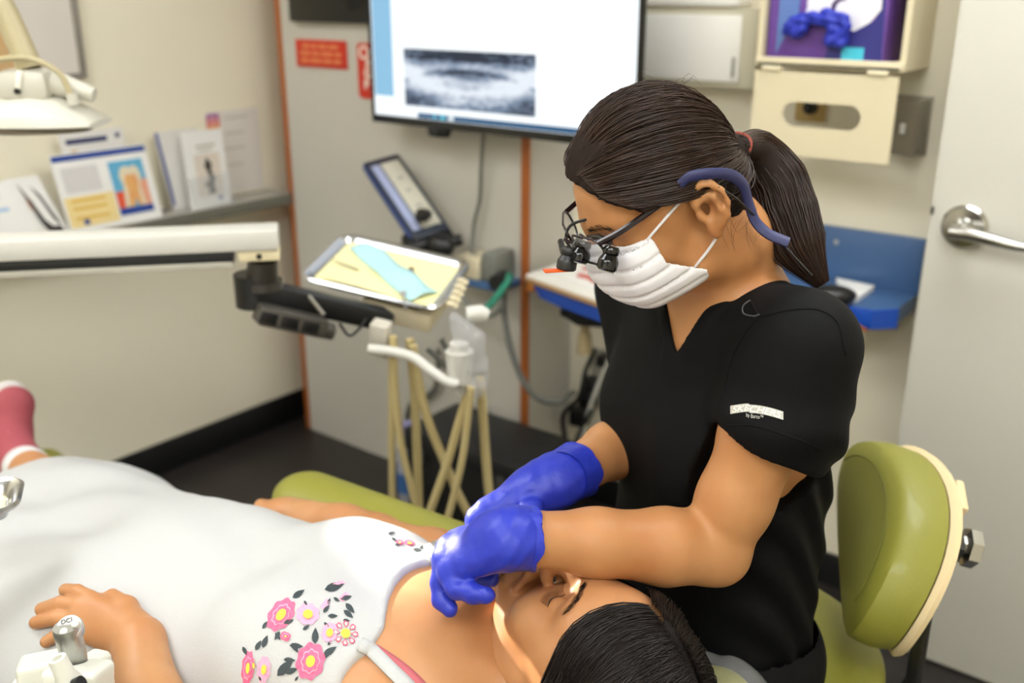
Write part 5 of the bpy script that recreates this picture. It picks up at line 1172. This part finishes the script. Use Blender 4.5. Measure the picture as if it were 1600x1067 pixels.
# left hand, flat on the dress
wh = DZ(222, 1032, .024); qh = S(DZ(130, 975, 0)-.14, DZ(130, 975, 0)+.16, .0016); q = qh
hz = [DZ(143, 953, .015), DZ(128, 967, .017), DZ(120, 985, .016), DZ(128, 1003, .013)]
q.chain([eL, eL*.5+wh*.5, wh], [.04, .036, .027], .02); sp.chain([eL, eL*.5+wh*.5, wh], [.0395, .0355, .0265], .02)
for k_, rr, (wx, wy) in zip(hz, (.0098, .0102, .0098, .009), ((208, 1000), (204, 1010), (202, 1020), (204, 1032))): q.cap(DZ(wx, wy, .02), k_, .017, rr, .01)
q.cap(wh, DZ(198, 1012, .02), .025, .02, .012)
for k_, a_, b_, r0 in ((hz[0], (123, 941), (104, 931), .0096), (hz[1], (98, 959), (67, 961), .0098), (hz[2], (90, 982), (58, 982), .0095), (hz[3], (100, 1004), (74, 1012), .0086)):
    q.chain([k_, DZ(*a_, .014), DZ(*b_, .008)], [r0, r0*.9, r0*.8], .002)
q.chain([DZ(212, 1000, .018), DZ(200, 966, .014), DZ(177, 942, .009)], [.017, .012, .0088], .008)
# right hand hooked over the hip
qr = S(PC(430, 795, 1.33)-.1, PC(430, 795, 1.33)+.1, .002); q = qr; q.chain([eR*.4+wRp*.6, wRp], [.034, .029], .02)
for k in range(4):
    b0 = PC(430+k*7, 792+k*2, 1.335-.006*k); q.cap(wRp, b0, .024, .011, .01); q.chain([b0, PC(408+k*4, 790+4*k, 1.33-.006*k), PC(399+k*5, 800+3*k, 1.315-.008*k)], [.0105, .0092, .008], .005)

bodyP = fig('body', sp, skinP, pP, more=[sh_, qh, qr])
bvb = bvh_of(bodyP)

# straps
def strap_on(pts, wd, name, m, par, off=.003):
    L_, R_ = [], []
    pts = np.array(bez([(*p, 0) for p in pts], 24))[:, :2]
    for i in range(len(pts)):
        t = pts[min(i+1, len(pts)-1)]-pts[max(i-1, 0)]; n = V(-t[1], t[0])/max(np.linalg.norm(t), 1e-6)
        row = []
        for s_ in (-1, -.33, .33, 1):
            q = pts[i]+n*wd*s_/2; h = stick(bvb, *q, off); h2 = stick(bvd, *q, off)
            if h is None and h2 is None: h = onZ(q[0], q[1], .74)
            elif h is None or (h2 is not None and np.linalg.norm(h2-CAMP) < np.linalg.norm(h-CAMP)): h = h2
            row.append(h)
        L_.append(row)
    o = part(name, G().grid(L_), m, par); md = o.modifiers.new('s', 'SOLIDIFY'); md.thickness = .0025; md.offset = 0
strap_on([(562, 1006), (578, 1014), (592, 1027), (615, 1050), (640, 1075), (665, 1110)], 22, 'strap', dressm, pP, .004)
strap_on([(585, 1016), (612, 1034), (640, 1056), (668, 1085)], 20, 'undergarment_strap', M('rose_strap', (186, 96, 102), .7), pP, .002)
strap_on([(668, 868), (692, 858), (715, 850), (722, 848)], 32, 'strap', dressm, pP, .005)
# embroidery: thin appliques resting on the cloth
emb = {'pink': M('thread_pink', (222, 72, 118), .7, rgb2=(236, 120, 152), vscale=260), 'rose': M('thread_rose', (232, 148, 178), .7, rgb2=(242, 172, 196), vscale=260), 'yel': M('thread_yellow', (246, 206, 70), .7, var=.1), 'leaf': M('thread_dark_green', (38, 48, 50), .7, rgb2=(60, 70, 74), vscale=300), 'line': M('thread_line', (222, 74, 110), .7, var=0)}
def applique(name, poly, m, off, c=None):
    c = np.mean(poly, 0) if c is None else c; vs_ = [stick(bvd, *c, off)]; ok = vs_[0] is not None; g = G()
    ring = []; mids = []
    for p in poly: ring.append(stick(bvd, *p, off)); mids.append(stick(bvd, *((V(p)+V(c))/2), off))
    if not ok or any(r is None for r in ring+mids): return
    n = len(ring); g.raw(vs_+mids+ring, [(0, 1+i, 1+(i+1) % n) for i in range(n)]+[(1+i, 1+n+i, 1+n+(i+1) % n, 1+(i+1) % n) for i in range(n)]); part(name, g, m, oD)
def flower(cx, cy, rx, ry, rot, col, cen, n=8):
    rx *= 1.12; ry *= 1.12
    cr, sr = math.cos(rot), math.sin(rot)
    def E(k, q): x, y = rx*k*math.cos(q), ry*k*math.sin(q); return (cx+x*cr-y*sr, cy+x*sr+y*cr)
    if col == 'outline':
        for k in range(n): 
            q0 = 2*math.pi*k/n; applique('petal', [E(.42, q0), E(.8, q0-.3), E(1.0, q0-.16), E(1.0, q0+.16), E(.8, q0+.3)], emb['line'], .0012)
            applique('petal_inside', [E(.52, q0), E(.78, q0-.19), E(.91, q0-.09), E(.91, q0+.09), E(.78, q0+.19)], dressm, .0019)
    else:
        P_ = [E(1-.13*(1+math.cos(n*q))/2, q) for q in np.linspace(0, 2*math.pi, 40)[:-1]]; applique('flower', P_, emb[col], .0012, (cx, cy))
        if col == 'pink':
            P_ = [E(.66-.1*(1+math.cos(n*q))/2, q+.2) for q in np.linspace(0, 2*math.pi, 40)[:-1]]; applique('inner_petals', P_, emb['rose'], .0019, (cx, cy))
            P_ = [E(.58-.1*(1+math.cos(n*q))/2, q+.2) for q in np.linspace(0, 2*math.pi, 40)[:-1]]; applique('inner_petals', P_, emb['pink'], .0025, (cx, cy))
    applique('flower_centre', [E(cen, q) for q in np.linspace(0, 2*math.pi, 16)[:-1]], emb['yel'], .0032)
flower(439, 960, 27, 17, -.95, 'pink', .34); flower(481, 959, 17, 16, 0, 'rose', .4); flower(515, 988, 12, 15, .25, 'rose', .4); flower(540, 989, 17, 18, -.7, 'outline', .38)
flower(485, 1033, 21, 28, .25, 'pink', .3); flower(412, 1046, 10, 20, .1, 'rose', .35); flower(387, 1044, 9, 26, .1, 'pink', .3); flower(396, 1040, 4, 10, 0, 'outline', .4, 5)
flower(652, 834, 16, 7, .05, 'rose', .4); flower(640, 848, 8, 4, .2, 'pink', .4); flower(625, 847, 6, 4, .3, 'pink', .3)
flower(446, 994, 8, 7, .4, 'pink', .2, 4)
for a_, b_ in (((523, 914), (536, 911)), ((532, 936), (542, 929)), ((503, 949), (512, 940))):
    applique('flower_bud', [(a_[0]-3, a_[1]-2), (b_[0]-2, b_[1]-5), (b_[0]+4, b_[1]), (a_[0]+4, a_[1]+4)], emb['rose'], .0012)
def leaf(x0, y0, x1, y1, w_=.42):
    d = V(x1-x0, y1-y0); n = V(-d[1], d[0])*w_; applique('leaf', [(x0, y0)]+[tuple(V(x0, y0)+d*t+n*math.sin(math.pi*t**.8)*.5) for t in (.2, .4, .6, .8)]+[(x1, y1)]+[tuple(V(x0, y0)+d*t-n*math.sin(math.pi*t**.8)*.5) for t in (.8, .6, .4, .2)], emb['leaf'], .0012)
for l4 in ((457, 934, 476, 921), (410, 982, 418, 970), (443, 974, 459, 968), (430, 988, 438, 1000), (437, 986, 429, 1000), (475, 938, 480, 946), (473, 984, 484, 976), (507, 921, 538, 912), (521, 933, 531, 940), (532, 936, 550, 931), (512, 944, 516, 934), (505, 957, 515, 945), (512, 962, 528, 962), (540, 942, 554, 958), (537, 953, 552, 965), (536, 968, 547, 970), (506, 972, 514, 979), (492, 1006, 493, 980), (452, 1008, 474, 1010), (456, 1004, 466, 1020), (505, 1024, 526, 1010), (503, 1028, 516, 1020), (433, 1056, 458, 1030), (445, 1052, 466, 1044), (443, 1030, 462, 1032), (410, 1012, 418, 992), (399, 1016, 408, 1000), (379, 1010, 386, 1024), (512, 1008, 518, 1000), (408, 1064, 404, 1056), (461, 1064, 466, 1056), (606, 834, 618, 831), (617, 852, 630, 846), (645, 858, 660, 860), (655, 856, 670, 853), (612, 840, 620, 845), (668, 836, 680, 842)): leaf(*l4)
# --- sock and shoe
shm = M('rose_canvas', (186, 92, 102), .8, rgb2=(170, 78, 90), vscale=40, bump=.3, bscale=400); sok = M('sock_white', (226, 226, 228), .9, var=.03, bump=.3, bscale=300)
def shoe(A, toe, heel, nm):
    o_ = None
    q = S(np.minimum.reduce([A, toe, heel])-.09, np.maximum.reduce([A, toe, heel])+.09, .0042)
    m_ = heel*.5+toe*.5+nrm(A-heel)*.012
    q.chain([heel, m_, toe-(toe-heel)*.1], [.034, .036, .037], .02); q.cap(heel+(A-heel)*.2, A, .036, .034, .02); q.cap(m_, A*.8+m_*.2, .034, .034, .02)
    ax2 = nrm(A-heel*.75-toe*.25); q.cap(A-ax2*.012, A+ax2*.1, .026, .03, .004, 'sub')
    q.half(A+ax2*.012, ax2)
    o_ = fig('shoe', q, shm, pP)
    sd2 = nrm(np.cross(toe-heel, A-heel)); dn_ = np.cross(sd2, nrm(toe-heel)); dn_ = dn_ if dn_@(A-heel) < 0 else -dn_
    q = S(np.minimum.reduce([A, toe, heel])-.09, np.maximum.reduce([A, toe, heel])+.09, .0042)
    q.chain([heel+dn_*.033-nrm(toe-heel)*.004, heel*.5+toe*.5+dn_*.033, toe-(toe-heel)*.08+dn_*.03], [.036, .037, .038], .01, flat=(dn_, .3)); fig('sole', q, M('sole_white', (232, 230, 228), .6), o_)
    g = G()
    for k in range(4):
        c_ = m_+(A-m_)*(.25+.14*k)+nrm(toe-heel)*(.032-.006*k)+ax2*.004; g.tube([c_-sd2*.022, c_+nrm(toe-heel)*.008, c_+sd2*.022], .003, 6)
    part('laces', gfig(g), M('lace_rose', (206, 120, 128), .8), o_)
shoe(PC(38, 728, 1.64), PC(25, 622, 1.74), PC(-8, 735, 1.70), 'r')
q = S(AR-.1, AR+.12, .004); sa = PC(38, 728, 1.64); q.chain([AR*.55+sa*.45, sa, sa*.7+PC(10, 720, 1.7)*.3], [.0395, .036, .03], .01); fig('sock', q, sok, pP)
# --- patient's hair
hairP = hair_mat('hair_black', (16, 13, 12), (30, 24, 21))
hp = S(PH.C-V(.16, .17, .15), PH.C+V(.2, .16, .17), .0026)
for c_, r_, kk in (((0, -.018, .046), (.084, .096, .092), .02), ((0, .024, .05), (.076, .064, .062), .02), ((.01, -.06, .07), (.075, .055, .075), .03)): hp.ell(PH(*c_), V(r_)*PH.k, PH.R, kk)
X, Y, Z = hp.ax[0][:, None, None], hp.ax[1][None, :, None], hp.ax[2][None, None, :]
hl, hf_, hu = PH.loc(X, Y, Z)
glp = np.interp(hf_, [-.1, -.06, -.03, -.012, .0, .02, .045, .07, .09], [-.06, -.05, -.02, .026, .055, .074, .09, .104, .114])
hp.f = np.maximum(hp.f, ((glp-hu)*.75).astype(np.float32))
hp.disp(lambda X, Y, Z: .0012*np.sin(np.arctan2(PH.loc(X, Y, Z)[0]-.0, PH.loc(X, Y, Z)[1]+.05)*40+60*PH.loc(X, Y, Z)[2]))
oHP = fig('hair', hp, hairP, pP, it=1)
def on_headP(p):
    c0 = V(0, -.01, .045); d = nrm(p-c0); best = 0
    for c, r in (((0, -.018, .046), (.084, .096, .092)), ((0, .024, .05), (.076, .064, .062)), ((.01, -.06, .07), (.075, .055, .075))):
        o = (c0-V(c))/V(r); q_ = d/V(r); A2 = q_@q_; B2 = 2*o@q_; C2 = o@o-1; D2 = B2*B2-4*A2*C2
        if D2 > 0: best = max(best, (-B2+math.sqrt(D2))/(2*A2))
    return c0+d*(best+.0032)
lines = []
for i in range(2200):                                    # from the centre part over the sides and back
    s_ = 1 if rng.random() < .7 else -1; t0 = rng.random(); a0 = .42+1.6*t0
    st_ = V(.004*s_, .085*math.cos(a0)-.01, .045+.09*math.sin(a0)); en = V(s_*.09, -.03-.06*rng.random()-.04*t0, .02+.05*t0-.03*rng.random())
    pth = np.array([on_headP(st_*(1-t)+en*t+V(0, .03*math.sin(math.pi*t)*(1-t0), 0)) for t in np.linspace(0, 1, 12)]) + rng.normal(0, .001, 3) 
    pth += (rng.uniform(0, .002)*np.array([nrm(p-V(0, -.01, .04)) for p in pth])); lines.append((PH.C+PH.k*(pth @ PH.R.T), rng.uniform(.0004, .0007)))
for i in range(1500):                                    # short lengths over the crown and back
    s_ = 1 if rng.random() < .75 else -1; a0 = rng.uniform(.5, 3.0); l0 = rng.uniform(.0, .085)
    p0 = V(s_*l0, .08*math.cos(a0)-.015, .045+.09*math.sin(a0)); dv = V(s_*.05, -.02, -.012)*rng.uniform(.6, 1.3)
    pth = np.array([on_headP(p0+dv*t) for t in np.linspace(0, 1, 9)]); pth += rng.uniform(.0003, .0018)*np.array([nrm(p-V(0, -.01, .04)) for p in pth]); lines.append((PH.C+PH.k*(pth @ PH.R.T), rng.uniform(.0004, .0007)))
for i in range(70):                                     # loose hairs at the temple
    f0 = rng.uniform(.0, .08); g0 = float(np.interp(f0, [0, .02, .045, .07, .09], [.055, .074, .09, .104, .114])); st_ = on_headP(V(.07*math.sqrt(max(.05, 1-(f0/.1)**2)), f0, g0+.006)); dv = V(rng.uniform(-.004, .006), rng.uniform(.0, .01), -rng.uniform(.006, .022))
    lines.append((PH.C+PH.k*np.array([st_-dv*.5*(1-t)+dv*t+V(.003*math.sin(3*t), 0, 0) for t in np.linspace(0, 1, 8)]) @ PH.R.T, .00022))
strands('hair_strands', lines, 1, M('hair_strand_black', (15, 11, 10), .48, rgb2=(34, 25, 21), vscale=60, spec=.3), oHP)
bw = []
for s_ in (1, -1):
    for i in range(120):
        t = rng.random(); b0 = face_pt(PH, bvb, s_*(.012+.038*t), .022+.007*math.sin(t*2.5)+rng.normal()*.0015); bw.append((np.array([b0, b0+PH.R@V(s_*.005, -.001, .0018), b0+PH.R@V(s_*.010, -.003, .0012)]), .0002))
strands('eyebrow', bw, 1, hairP, pP)
bw = []
for s_ in (1, -1):
    for i in range(22):
        x = -.0125+.026*i/21; b0 = face_pt(PH, bvb, s_*(.0315+x), -.004+.003*(x/.013)**2, 0); bw.append((np.array([b0, b0+PH.R@V(s_*(.0008+x*.25), .005, -.0035), b0+PH.R@V(s_*(.002+x*.45), .0088, -.0035)]), .0003))
    bw.append((np.array([face_pt(PH, bvb, s_*(.0315+x), -.0038+.003*(x/.013)**2, .0002) for x in np.linspace(-.0135, .0145, 12)]), .0007))
strands('eyelashes', bw, 1, hairP, pP)

# ================================================================ DENTAL CHAIR
ch = thing('dental_chair', 'green vinyl dental chair carrying the patient', 'chair', tow(V(-.45, 1.15, 0)))
def slab3(pts, wds, th, name, k=.03):
    pts = [V(p) for p in pts]; q = S(np.min(pts, 0)-.36, np.max(pts, 0)+.36, .008)
    for i in range(len(pts)-1):
        a, b = pts[i], pts[i+1]; ax3 = nrm(b-a); up3 = V(0, 0, 1)-ax3*ax3[2]; up3 = nrm(up3); sd3 = np.cross(up3, ax3); R = np.stack([ax3, sd3, up3], 1)
        q.box((a+b)/2, (np.linalg.norm(b-a)/2+.02, (wds[i]+wds[i+1])/4, th/2), R, r=th*.4, k=k)
    return fig(name, q, sg_, ch)
bk0 = NP+V(.07, -.02, -.125); bk1 = PE+V(.06, -.04, -.135)
slab3([bk0, bk1], [.42, .5], .085, 'backrest')
slab3([PE+V(-.04, .02, -.15), V(-.72, 1.36, .455)], [.5, .5], .09, 'seat')
slab3([V(-.76, 1.40, .46), V(-1.08, 1.70, .48)], [.46, .4], .08, 'leg_rest')
hcn = V(.12, .835, .635); hr_ax = np.stack([aP, tP, uP], 1)
q = S(hcn-.2, hcn+.2, .005); q.box(hcn, (.11, .125, .036), hr_ax, r=.03, k=.02); q.cap(hcn-aP*.085+tP*.09+uP*.02, hcn-aP*.085-tP*.09+uP*.02, .033, .033, .03); q.cap(hcn-tP*.1+aP*.06+uP*.02, hcn-tP*.1-aP*.07+uP*.02, .033, .033, .03)
hro = fig('headrest', q, sg_, ch)
q = S(hcn-.21, hcn+.21, .005); q.box(hcn-aP*.01, (.125, .14, .046), hr_ax, r=.03, k=.02); q.cap(hcn-aP*.09+tP*.09+uP*.022, hcn-aP*.09-tP*.09+uP*.022, .04, .04, .03); q.cap(hcn-tP*.105+aP*.06+uP*.022, hcn-tP*.105-aP*.075+uP*.022, .04, .04, .03); q.disp(lambda X, Y, Z: .004*np.sin(90*X+60*Z)*np.sin(80*Z-70*Y))
fig('headrest_cover', q, M('clear_film_thin', (222, 224, 228), .08, alpha=.16), hro)
part('headrest_bar', gfig(G().cyl(hcn-uP*.02, bk0+V(-.05, 0, -.01), .014)), chrome, ch)
q = S(V(-.45, 1.16, .52), V(.0, 1.54, .73), .005); q.chain([V(-.33, 1.425, .63), V(-.08, 1.262, .63)], [.055, .052], .03, flat=(V(0, 0, 1), .62)); fig('armrest', q, sg_, ch)
q = S(V(-.85, .78, .45), V(-.25, 1.2, .73), .006); q.chain([V(-.70, 1.045, .565), V(-.5, .92, .56), V(-.36, .84, .56)], [.05, .054, .05], .03, flat=(V(0, 0, 1), .62)); fig('armrest', q, sg_, ch)
for a_, b_ in ((V(-.22, 1.345, .6), V(-.30, 1.2, .5)), (V(-.5, .92, .53), V(-.44, 1.02, .48))): part('armrest_bracket', gfig(G().cyl(a_, b_, .02)), M('bracket_grey', (120, 120, 118), .4), ch)
bcx = V(-.55, 1.2, 0)
part('base_plate', gfig(G().box(bcx+V(0, 0, .03), (.5, .36, .06), rotz(-.5), bev=.02)), M('chair_base', (196, 192, 180), .45), ch)
part('lift_column', gfig(G().box(bcx+V(0, 0, .24), (.2, .16, .37), rotz(-.5), bev=.02)), M('chair_base', (196, 192, 180), .45), ch)

# ================================================================ FOREGROUND: assistant's holder with air-water syringe, tray corner
D0 = .80
hb = thing('instrument_holder', 'grey white instrument holder at the near edge of the frame over the patient', 'instrument holder', tow(PC(110, 1090, D0)))
hw = M('holder_white', (216, 216, 204), .38, var=.02); HL = lambda px, py, d=D0: PC(px, py, d)
q = S(HL(100, 1080)-.09, HL(100, 1080)+.09, .002)
def hbox(px, py, d, hx_, hy_, hz_, rz=0, rx=0): q.box(HL(px, py, d), (hx_, hy_, hz_), rotz(rz) @ rotx(rx), r=.006, k=.004)
hbox(72, 1078, D0+.0, .022, .02, .034, .35, -.25); hbox(122, 1080, D0-.02, .027, .022, .026, -.1, -.3); hbox(144, 1060, D0+.03, .012, .018, .025, -.3, -.2); hbox(95, 1105, D0, .045, .03, .03, 0, 0)
q.cap(HL(112, 1030, D0), HL(122, 1075, D0), .0145, .0145, .003, 'sub')
fig('holder_body', q, hw, hb)
part('support_arm', gfig(G().tube([HL(95, 1090), HL(60, 1200, D0-.05), HL(20, 1400, D0-.1), V(-.45, .66, .02)], .018, 12)), whtp, hb)
sy = thing('air_water_syringe', 'metal air and water syringe with two white buttons standing in the holder', 'syringe', tow(HL(118, 1060)))
s0, s1 = HL(121, 1050, D0), HL(106, 985, D0); ax4 = nrm(s1-s0)
stl = M('syringe_steel', (182, 182, 178), .36, .9, var=.04)
part('handle', gfig(G().lathe(s0-ax4*.02, ax4, [(.011, 0), (.0115, .02), (.0115, .034), (.0118, .0345), (.0122, .05)], 24)), stl, sy)
Hd = nrm(CAMP*1.0 - HL(106, 985, D0)); facen = nrm(V(.05, -.55, .8))
part('head', gfig(G().lathe(s0+ax4*.028, nrm(ax4+facen*.12), [(.0118, 0), (.0125, .012), (.0128, .022), (.012, .026)], 24).sph(HL(107, 984, D0)-facen*.006, (.0135, .0135, .008), frame(np.cross(facen, (1, 0, 0)), (1, 0, 0)))), stl, sy)
fc = HL(109, 981, D0); fx = nrm(V(1, .0, .0)-facen*facen[0]); fy = np.cross(facen, fx)
part('face_plate', gfig(G().lathe(fc-facen*.001, facen, [(.0125, 0), (.0122, .003), (.0118, .0036), (.001, .0037)], 28)), M('plate_silver', (210, 208, 204), .3, .7), sy)
for a_, b_ in ((-.0015, -.0065), (.007, .0015)):
    part('button', gfig(G().lathe(fc+fx*a_+fy*b_+facen*.002, facen, [(.0038, 0), (.0038, .0065), (.0032, .0072), (.001, .0073)], 18)), whtp, sy)
part('lettering', gfig(text_mesh('DCI', .0062, fc+fx*(-.0035)+fy*.0055+facen*.003, nrm(fx+fy*.35), nrm(fy-fx*.35), .0002)), M('print_dark', (60, 60, 62), .5), sy)
nz = thing('saliva_nozzle', 'hollow cream nozzle tip standing in front of the metal syringe', 'nozzle', tow(HL(105, 1065, D0-.04)))
n0, n1 = HL(113, 1078, D0-.05), HL(91, 1032, D0-.05); na = nrm(n1-n0)
part('tip', gfig(G().lathe(n0, na, [(.0135, 0), (.0125, .01), (.009, .018), (.0083, .034), (.0078, .036), (.0045, .036), (.0045, .028), (.001, .028)], 24)), hw, nz)
part('collar', gfig(G().cyl(HL(118, 1072, D0-.06), HL(128, 1067, D0-.06), .007)), blk, nz)
# second tray, only its corner in view
c0 = PC(-52, 800, 1.02)
tr2 = thing('instrument_tray', 'steel tray corner with yellow liner at the left edge above the skirt', 'tray', tow(c0))
Rt2 = rotz(.35); v_, f_ = tray_mesh(.115, .085, .018, .012)
part('tray_body', gfig(G().raw([c0+Rt2 @ V(p) for p in v_], f_)), steel, tr2)
tag(part('tray_liner', gfig(G().prism([c0+Rt2 @ V(p[0], p[1], .0008) for p in rrect(.08, .052, .008)], (0, 0, .0008))), M('yellow_liner', (246, 236, 176), .7), base=tow(c0)), 'yellow paper liner in the tray corner at the left edge', 'paper liner')
part('support_arm', gfig(G().tube([c0+V(-.02, 0, -.004), c0+V(-.15, .02, -.02), c0+V(-.4, .06, -.02)], .011, 10)), whtp, tr2)
# ---------------------------------------------------------------- the dental lamp's beam
mw = tow(V(.0, .90, .77))
sl_ = bpy.data.lights.new('dental_lamp_beam', 'SPOT'); slo = bpy.data.objects.new('dental_lamp_beam', sl_); COL.objects.link(slo)
src = LC - V(0, 0, .052); slo.location = src; slo.rotation_euler = Vector(mw-src).to_track_quat('-Z', 'Y').to_euler()
sl_.energy = 420; sl_.spot_size = math.radians(8.5); sl_.spot_blend = .25; sl_.shadow_soft_size = .03; sl_.color = (1, .93, .82)
